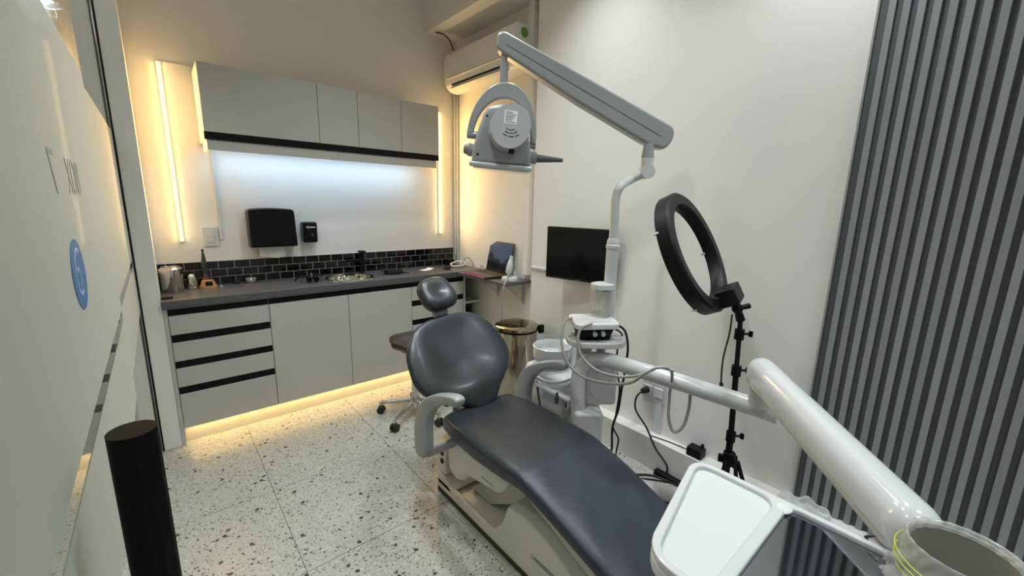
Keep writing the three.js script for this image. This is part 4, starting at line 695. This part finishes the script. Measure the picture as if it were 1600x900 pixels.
// ---------------------------------------------------------------- instrument arm and tray
{
  const TY = 0.82, t = thing('instrument_table', 'white instrument table on a thick glossy spring arm', 'instrument table', V(1.0, 0.75, -0.15));
  const a = V(1.588, 0.925, -0.475), b = V(1.11, 0.86, -0.02), d = b.clone().sub(a), L = d.length(); d.normalize();
  const sd = V(0, 1, 0).cross(d).normalize(), up = d.clone().cross(sd).normalize();
  const rings = []; for (let i = 0; i <= 40; i++) {
    const f = i / 40; let s = f * (L + 0.1) - 0.05, r = 1; const e0 = (s + 0.05) / 0.05, e1 = (L + 0.05 - s) / 0.06; if (e0 < 1) r = Math.sqrt(Math.max(0.001, 1 - (1 - e0) ** 2)); if (e1 < 1) r = Math.min(r, Math.sqrt(Math.max(0.001, 1 - (1 - e1) ** 2)));
    const w = (0.046 + 0.006 * f) * r, h = (0.06 + 0.004 * f) * r, ring = []; for (let j = 0; j < 40; j++) { const q = j / 40 * 6.283; ring.push(a.clone().add(d.clone().multiplyScalar(s)).add(sd.clone().multiplyScalar(sgnpow(Math.cos(q), 0.85) * w)).add(up.clone().multiplyScalar(sgnpow(Math.sin(q), 0.85) * h))); } rings.push(ring);
  }
  const arm = part('spring_arm', loft(rings), M.whiteG, t, 'thick glossy white arm');
  for (const o of [-0.018, -0.03]) part('seam', tube([0, 0.25, 0.5, 0.75, 1].map(f => a.clone().add(d.clone().multiplyScalar(f * L)).add(sd.clone().multiplyScalar(-(0.0445 + 0.006 * f - (o < -0.02 ? 0.0025 : 0)))).add(up.clone().multiplyScalar(o))), 0.0012, 20, 6), S('#a8a28c', 0.6), arm);
  const j0 = at(1192, 632, 1.55); part('joint', merge([rod(V(1.625, 0.80, -0.475), V(1.6, 0.9, -0.475), 0.04, 0.042, 32)]), M.whiteP, t);
  // table body with raised rim: white tray field and dark steel field
  const x0 = 0.675, x1 = 1.075, z0 = -0.445, z1 = 0.42;
  const roundPoly = (pts, rad) => { const sh = new THREE.Shape(), n = pts.length, v = pts.map(q => new THREE.Vector2(q[0], -q[1])); for (let i = 0; i < n; i++) { const p = v[(i + n - 1) % n], c = v[i], q = v[(i + 1) % n], a = c.clone().add(p.clone().sub(c).setLength(rad)), e = c.clone().add(q.clone().sub(c).setLength(rad)); i ? sh.lineTo(a.x, a.y) : sh.moveTo(a.x, a.y); sh.quadraticCurveTo(c.x, c.y, e.x, e.y); } sh.closePath(); return sh; };
  const out = roundPoly([[x1, z0 - 0.012], [x0, z0 + 0.082], [x0, z1], [x1, z1]], 0.07);
  const g0 = extr(out, 0.035, 0.008, 3); g0.rotateX(-Math.PI / 2); g0.translate(0, TY - 0.05, 0); part('table_body', g0, M.whiteP, t);
  const rim = out.clone();
  const fa = { pts: roundPoly([[x1 - 0.018, z0 + 0.01], [x0 + 0.018, z0 + 0.1], [x0 + 0.018, -0.243], [x1 - 0.018, -0.243]], 0.046).getPoints(10).slice(0, -1) }, fb = { pts: roundPoly([[x1 - 0.016, -0.218], [x0 + 0.016, -0.218], [x0 + 0.016, z1 - 0.016], [x1 - 0.016, z1 - 0.016]], 0.03).getPoints(10).slice(0, -1) };
  rim.holes.push(new THREE.Path(fa.pts), new THREE.Path(fb.pts));
  const g1 = extr(rim, 0.016, 0.004, 3); g1.rotateX(-Math.PI / 2); g1.translate(0, TY - 0.0155, 0); part('raised_rim', g1, M.whiteG, t);
  const g2 = extr(new THREE.Shape(fa.pts), 0.004, 0, 1); g2.rotateX(-Math.PI / 2); g2.translate(0, TY - 0.0145, 0); part('tray_field', g2, M.whiteP, t, 'plain white tray field');
  // brushed dark steel panel
  const n = 256, sd2 = new Uint8Array(n * n * 4); for (let y = 0; y < n; y++) for (let x = 0; x < n; x++) { const v = 60 + 30 * Math.sin(y * 0.9) * Math.sin(y * 0.37 + 2) + rr(-10, 10), i = (y * n + x) * 4; sd2[i] = sd2[i + 1] = sd2[i + 2] = v; sd2[i + 3] = 255; }
  const st = new THREE.DataTexture(sd2, n, n); st.wrapS = st.wrapT = THREE.RepeatWrapping; st.repeat.set(5, 5); st.magFilter = THREE.LinearFilter; st.needsUpdate = true;
  const g3 = extr(new THREE.Shape(fb.pts), 0.005, 0, 1); g3.rotateX(-Math.PI / 2); g3.translate(0, TY - 0.0145, 0); part('steel_field', g3, S('#9aa0a9', 0.045, { metalness: 1 }), t, 'dark mirror-like steel field');
  part('finger_notch', (() => { const q = new THREE.SphereGeometry(0.02, 24, 12); q.scale(1.2, 0.25, 0.9); q.translate(x1 - 0.03, TY - 0.003, -0.226); return q; })(), P('#d2d6d8', 0.2), t);
  part('table_hub', rod(V(1.1, 0.72, -0.03), V(1.1, 0.80, -0.03), 0.05), M.whiteP, t); part('hub_bar', bx(0.9, 1.12, 0.735, 0.77, -0.06, 0.0, 0.008), M.whiteP, t);
  // waste cup in plastic film
  const cx = 1.015, cz = 0.05, cu = thing('steel_cup', 'steel waste cup standing on the table corner', 'cup', V(cx, TY, cz));
  part('cup_wall', lathe([[0, 0.002], [0.058, 0.002], [0.064, 0.006], [0.072, 0.095], [0.075, 0.096], [0.075, 0.092], [0.067, 0.004], [0.06, 0], [0, 0]], cx, TY, cz, 48), S('#96948a', 0.5, { metalness: 0.35, side: THREE.DoubleSide }), cu);
  const pl = thing('plastic_film', 'crinkled clear plastic film wrapped around the steel cup', 'plastic film', V(cx, TY, cz));
  const pr = []; for (let i = 0; i <= 14; i++) { const f = i / 14, ring = []; for (let j = 0; j < 72; j++) { const q = j / 72 * 6.283, wr = (1 - f) * (0.006 * Math.sin(q * 9 + i) + 0.004 * Math.sin(q * 17 - i * 2)) + 0.0012 * Math.sin(q * 23 + i), r = 0.078 + (1 - f) ** 2 * 0.018 + wr, y = f * 0.102 + (1 - f) * 0.004 * (1 + Math.sin(q * 6)); ring.push(V(cx + Math.cos(q) * Math.max(r, 0.0772), TY + 0.002 + y, cz + Math.sin(q) * Math.max(r, 0.0772))); } pr.push(ring); }
  for (let i = 1; i <= 5; i++) { const f = i / 5, ring = []; for (let j = 0; j < 72; j++) { const q = j / 72 * 6.283, r = 0.0772 - 0.0085 * f + 0.0008 * Math.sin(q * 19 + i); ring.push(V(cx + Math.cos(q) * r, TY + 0.104 - 0.02 * Math.max(0, f - 0.3) - 0.0, cz + Math.sin(q) * r)); } pr.push(ring); }
  part('film', loft(pr, false), M.plastic, pl);
  part('elastic', merge([0, 1, 2].map(k => new THREE.TorusGeometry(0.084 + k * 0.002, 0.0012, 6, 60).rotateX(Math.PI / 2 + 0.08 * (k - 1)).translate(cx, TY + 0.045 + k * 0.009, cz))), S('#c9cf3e', 0.5), pl, 'thin yellow elastic threads');
}

// ---------------------------------------------------------------- ring light on its stand
{
  const sx = 1.80, sz = -0.655, t = thing('ring_light', 'black ring light on a black tripod stand against the white wall', 'ring light', V(sx, 0, sz));
  const top = at(1157, 500, 1.73), hub = at(1139, 715, 1.79); const bot = V(hub.x, 0.12, hub.z);
  part('stand_tube', merge([rod(bot, hub.clone().lerp(top, 0.2), 0.0135), rod(hub.clone().lerp(top, 0.15), hub.clone().lerp(top, 0.62), 0.0115), rod(hub.clone().lerp(top, 0.6), top, 0.0095)]), M.blackM, t);
  for (const f of [0.16, 0.64, 0.9]) { const c = hub.clone().lerp(top, f), k = part('clamp_collar', rod(c.clone().add(V(0, -0.022, 0)), c.clone().add(V(0, 0.022, 0)), 0.019), M.black, t); part('wing_screw', merge([rod(c, c.clone().add(V(0.03, 0.002, 0.025)), 0.005), bx(-0.004, 0.004, -0.013, 0.013, -0.004, 0.012, 0.002).translate(c.x + 0.034, c.y + 0.002, c.z + 0.028)]), M.black, k); }
  part('leg_hub', merge([rod(hub.clone().add(V(0, -0.03, 0)), hub.clone().add(V(0, 0.025, 0)), 0.024), ...[0, 2.1, 4.2].map(a => bx(-0.012, 0.012, -0.02, 0.014, -0.008, 0.008, 0.002).rotateY(-a).translate(hub.x + Math.cos(a) * 0.03, hub.y - 0.005, hub.z + Math.sin(a) * 0.03))]), M.black, t);
  for (const e of [V(1.88, 0.012, -0.56), V(1.60, 0.012, -0.60), V(1.78, 0.012, -0.40)]) {
    const dr = e.clone().sub(hub).setY(0).normalize(), l = part('leg', rod(hub.clone().add(dr.clone().multiplyScalar(0.035)), e, 0.0085), M.blackM, t);
    part('brace', rod(V(hub.x, 0.14, hub.z).add(dr.clone().multiplyScalar(0.015)), hub.clone().lerp(e, 0.45), 0.005), M.black, l); part('rubber_foot', rod(e.clone().lerp(hub, 0.1), e, 0.0115), M.black, l);
  }
  // head
  const C = at(1086, 394, 1.66), cam = new THREE.Matrix4().extractRotation(camera.matrixWorld);
  const n = V(0.8, 0.35, 0.76).normalize().applyMatrix4(cam), u = V(-0.42, 0.9, 0).applyMatrix4(cam); u.sub(n.clone().multiplyScalar(u.dot(n))).normalize(); const v = n.clone().cross(u).normalize();
  const B = new THREE.Matrix4().makeBasis(u, v, n).setPosition(C), Ro = 0.252, Ri = 0.197;
  const rg = lathe([[Ri, -0.03], [Ri, 0.012], [Ri + 0.006, 0.02], [Ro - 0.01, 0.022], [Ro, 0.014], [Ro, -0.034], [Ro - 0.004, -0.034], [Ro - 0.004, -0.026], [Ri + 0.004, -0.022], [Ri + 0.004, -0.03], [Ri, -0.03]], 0, 0, 0, 96); rg.rotateX(Math.PI / 2); rg.applyMatrix4(B); const rm = part('ring_housing', rg, P('#0c0d0f', 0.42, { specularIntensity: 0.5 }), t, 'black rear housing of the ring');
  const df = lathe([[Ri + 0.0045, -0.0265], [Ro - 0.0045, -0.030], [Ro - 0.0045, -0.0262], [Ri + 0.0045, -0.0225]], 0, 0, 0, 96); df.rotateX(Math.PI / 2); df.applyMatrix4(B); part('diffuser', df, P('#e8e9e7', 0.5), rm, 'white diffuser, unlit');
  for (let i = 0; i < 9; i++) { const q = bx(-0.006, 0.006, -0.004, 0.004, -0.03, -0.012, 0.001); q.translate(i % 2 ? Ro - 0.001 : Ri + 0.001, 0, -0.012); q.rotateZ(0.3 + i * 0.7); q.applyMatrix4(B); part('clip', q, P('#d6d8d6', 0.3), rm); }
  // bracket box at the ring's lower edge and tilting head
  const bc = at(1137, 462, 1.68), bg = bx(-0.035, 0.035, -0.055, 0.055, -0.03, 0.045, 0.006); bg.applyMatrix4(new THREE.Matrix4().makeBasis(u, v, n).setPosition(0, 0, 0)); bg.translate(bc.x, bc.y, bc.z); part('control_box', bg, P('#121315', 0.45, { specularIntensity: 0.5 }), t);
  const kk = at(1152, 482, 1.71); part('tilt_knob', merge([new THREE.SphereGeometry(0.022, 20, 14).translate(kk.x, kk.y, kk.z), rod(kk, top, 0.014, 0.018), rod(kk, kk.clone().add(V(0.04, 0.012, 0.03)), 0.009, 0.012)]), M.black, t);
  part('power_lead', tube([at(1144, 492, 1.69), at(1140, 520, 1.7), at(1130, 560, 1.7), at(1127, 590, 1.7), at(1127, 606, 1.7)], 0.0035), M.cableB, t, 'thin black power lead');
  part('lead_plug', rod(at(1127, 598, 1.7), at(1126.5, 612, 1.7), 0.008, 0.006), M.cableB, t);
}

// ---------------------------------------------------------------- loose cables and hoses
{
  single('scaler_cable', 'grey cable looping from the scaler unit over the swing arm', 'cable', tube([at(893, 497, 1.99), at(884, 500, 1.97), at(878, 520, 1.95), at(879, 545, 1.94), at(889, 570, 1.93), at(910, 588, 1.92), at(945, 598, 1.88), at(985, 598, 1.80), at(1010, 582, 1.72), at(1030, 574, 1.70), at(1052, 579, 1.69)], 0.0065, 110), M.cable);
  single('handpiece_cable', 'grey cable hanging in a loop below the swing arm', 'cable', tube([at(924, 506, 1.92), at(908, 513, 1.91), at(903, 530, 1.91), at(908, 555, 1.91), at(930, 577, 1.89), at(965, 588, 1.84), at(1000, 586, 1.76), at(1030, 574, 1.685), at(1048, 578, 1.70), at(1046, 620, 1.78), at(1045, 655, 1.79), at(1053, 675, 1.78), at(1066, 668, 1.77), at(1076, 640, 1.77), at(1079, 610, 1.76)], 0.0065, 140), M.cable);
  single('scaler_power_cable', 'black power cable dropping from the scaler unit to the floor', 'cable', tube([at(960, 506, 2.02), at(975, 515, 2.03), at(981, 540, 2.05), at(978, 570, 2.06), at(971, 610, 2.08), at(966, 640, 2.1), at(957, 668, 2.12), at(956, 700, 2.13), V(1.97, 0.02, -1.36), V(1.95, 0.012, -1.3)], 0.006, 100), M.cableB);
  single('footswitch_cable', 'thin black cable twisting down behind the swing arm', 'cable', tube([at(958, 512, 2.02), at(972, 523, 2.04), at(965, 545, 2.06), at(964, 580, 2.07), at(968, 605, 2.075), at(962, 650, 2.1), at(958, 668, 2.11), at(966, 685, 2.12), at(963, 705, 2.15), V(1.92, 0.008, -1.25), V(1.9, 0.008, -1.16)], 0.0045, 100), M.cableB);
  // ribbed hose lying on the floor
  const hp = [V(1.72, 0.045, -1.12), V(1.80, 0.045, -1.02), V(1.87, 0.045, -0.9), V(1.94, 0.045, -0.79), V(1.99, 0.045, -0.68)].map(v => v), hc = new THREE.CatmullRomCurve3(hp), rings = []; const N = 150; const fr = hc.computeFrenetFrames(N);
  for (let i = 0; i <= N; i++) { const p = hc.getPointAt(i / N), r = 0.038 + (i % 3 === 0 ? 0.004 : i % 3 === 1 ? 0.004 : -0.003), ring = []; for (let j = 0; j < 20; j++) { const q = j / 20 * 6.283; ring.push(p.clone().add(fr.normals[i].clone().multiplyScalar(Math.cos(q) * r)).add(fr.binormals[i].clone().multiplyScalar(Math.sin(q) * r))); } rings.push(ring); }
  single('ribbed_hose', 'pale grey ribbed suction hose lying on the floor by the ledge', 'hose', loft(rings), M.hose);
  single('hose_sleeve', 'black thin cable lying over the ribbed hose', 'cable', tube([V(1.78, 0.012, -1.14), V(1.83, 0.07, -1.04), V(1.88, 0.092, -0.93), V(1.97, 0.06, -0.84), V(2.01, 0.02, -0.78)], 0.005), M.cableB);
  single('floor_cable', 'black cable lying on the floor in front of the ledge', 'cable', tube([V(1.84, 0.006, -1.25), V(1.86, 0.006, -1.17), V(1.93, 0.006, -1.12), V(1.99, 0.006, -1.06), V(2.03, 0.006, -0.9)], 0.006), M.cableB);
  const ps = thing('power_strip', 'black power strip lying on the floor against the ledge', 'power strip', V(2.03, 0, -0.98));
  part('body', bx(2.012, 2.048, 0, 0.03, -1.07, -0.80, 0.005), M.blackM, ps); for (let k = 0; k < 4; k++) part('outlet', rod(V(2.03, 0.03, -1.03 + k * 0.06), V(2.03, 0.0315, -1.03 + k * 0.06), 0.012), M.black, ps);
  // plastic bag on the ledge
  const bag = pillow([[-0.1, -0.03], [-0.04, -0.05], [0.05, -0.045], [0.1, -0.02], [0.09, 0.03], [0.02, 0.05], [-0.07, 0.04]], 0.035, 0.004, (u, v) => 0.012 * Math.sin(u * 70 + v * 40) + 0.014 * Math.sin(v * 110 - u * 30), 90, 2.5); bag.rotateX(-Math.PI / 2); bag.rotateY(Math.PI / 2); bag.translate(2.07, 0.19, -0.38);
  single('plastic_bag', 'crumpled clear plastic bag lying on the ledge below the slat panel', 'plastic bag', bag, M.plastic);
  single('black_cord_end', 'short black cord loop on the ledge behind the instrument table', 'cord', tube([V(2.07, 0.19, -0.05), V(2.09, 0.205, -0.12), V(2.075, 0.192, -0.16), V(2.06, 0.19, -0.08), V(2.065, 0.19, 0.02)], 0.005), M.cableB);
}
renderer.render(scene, camera);
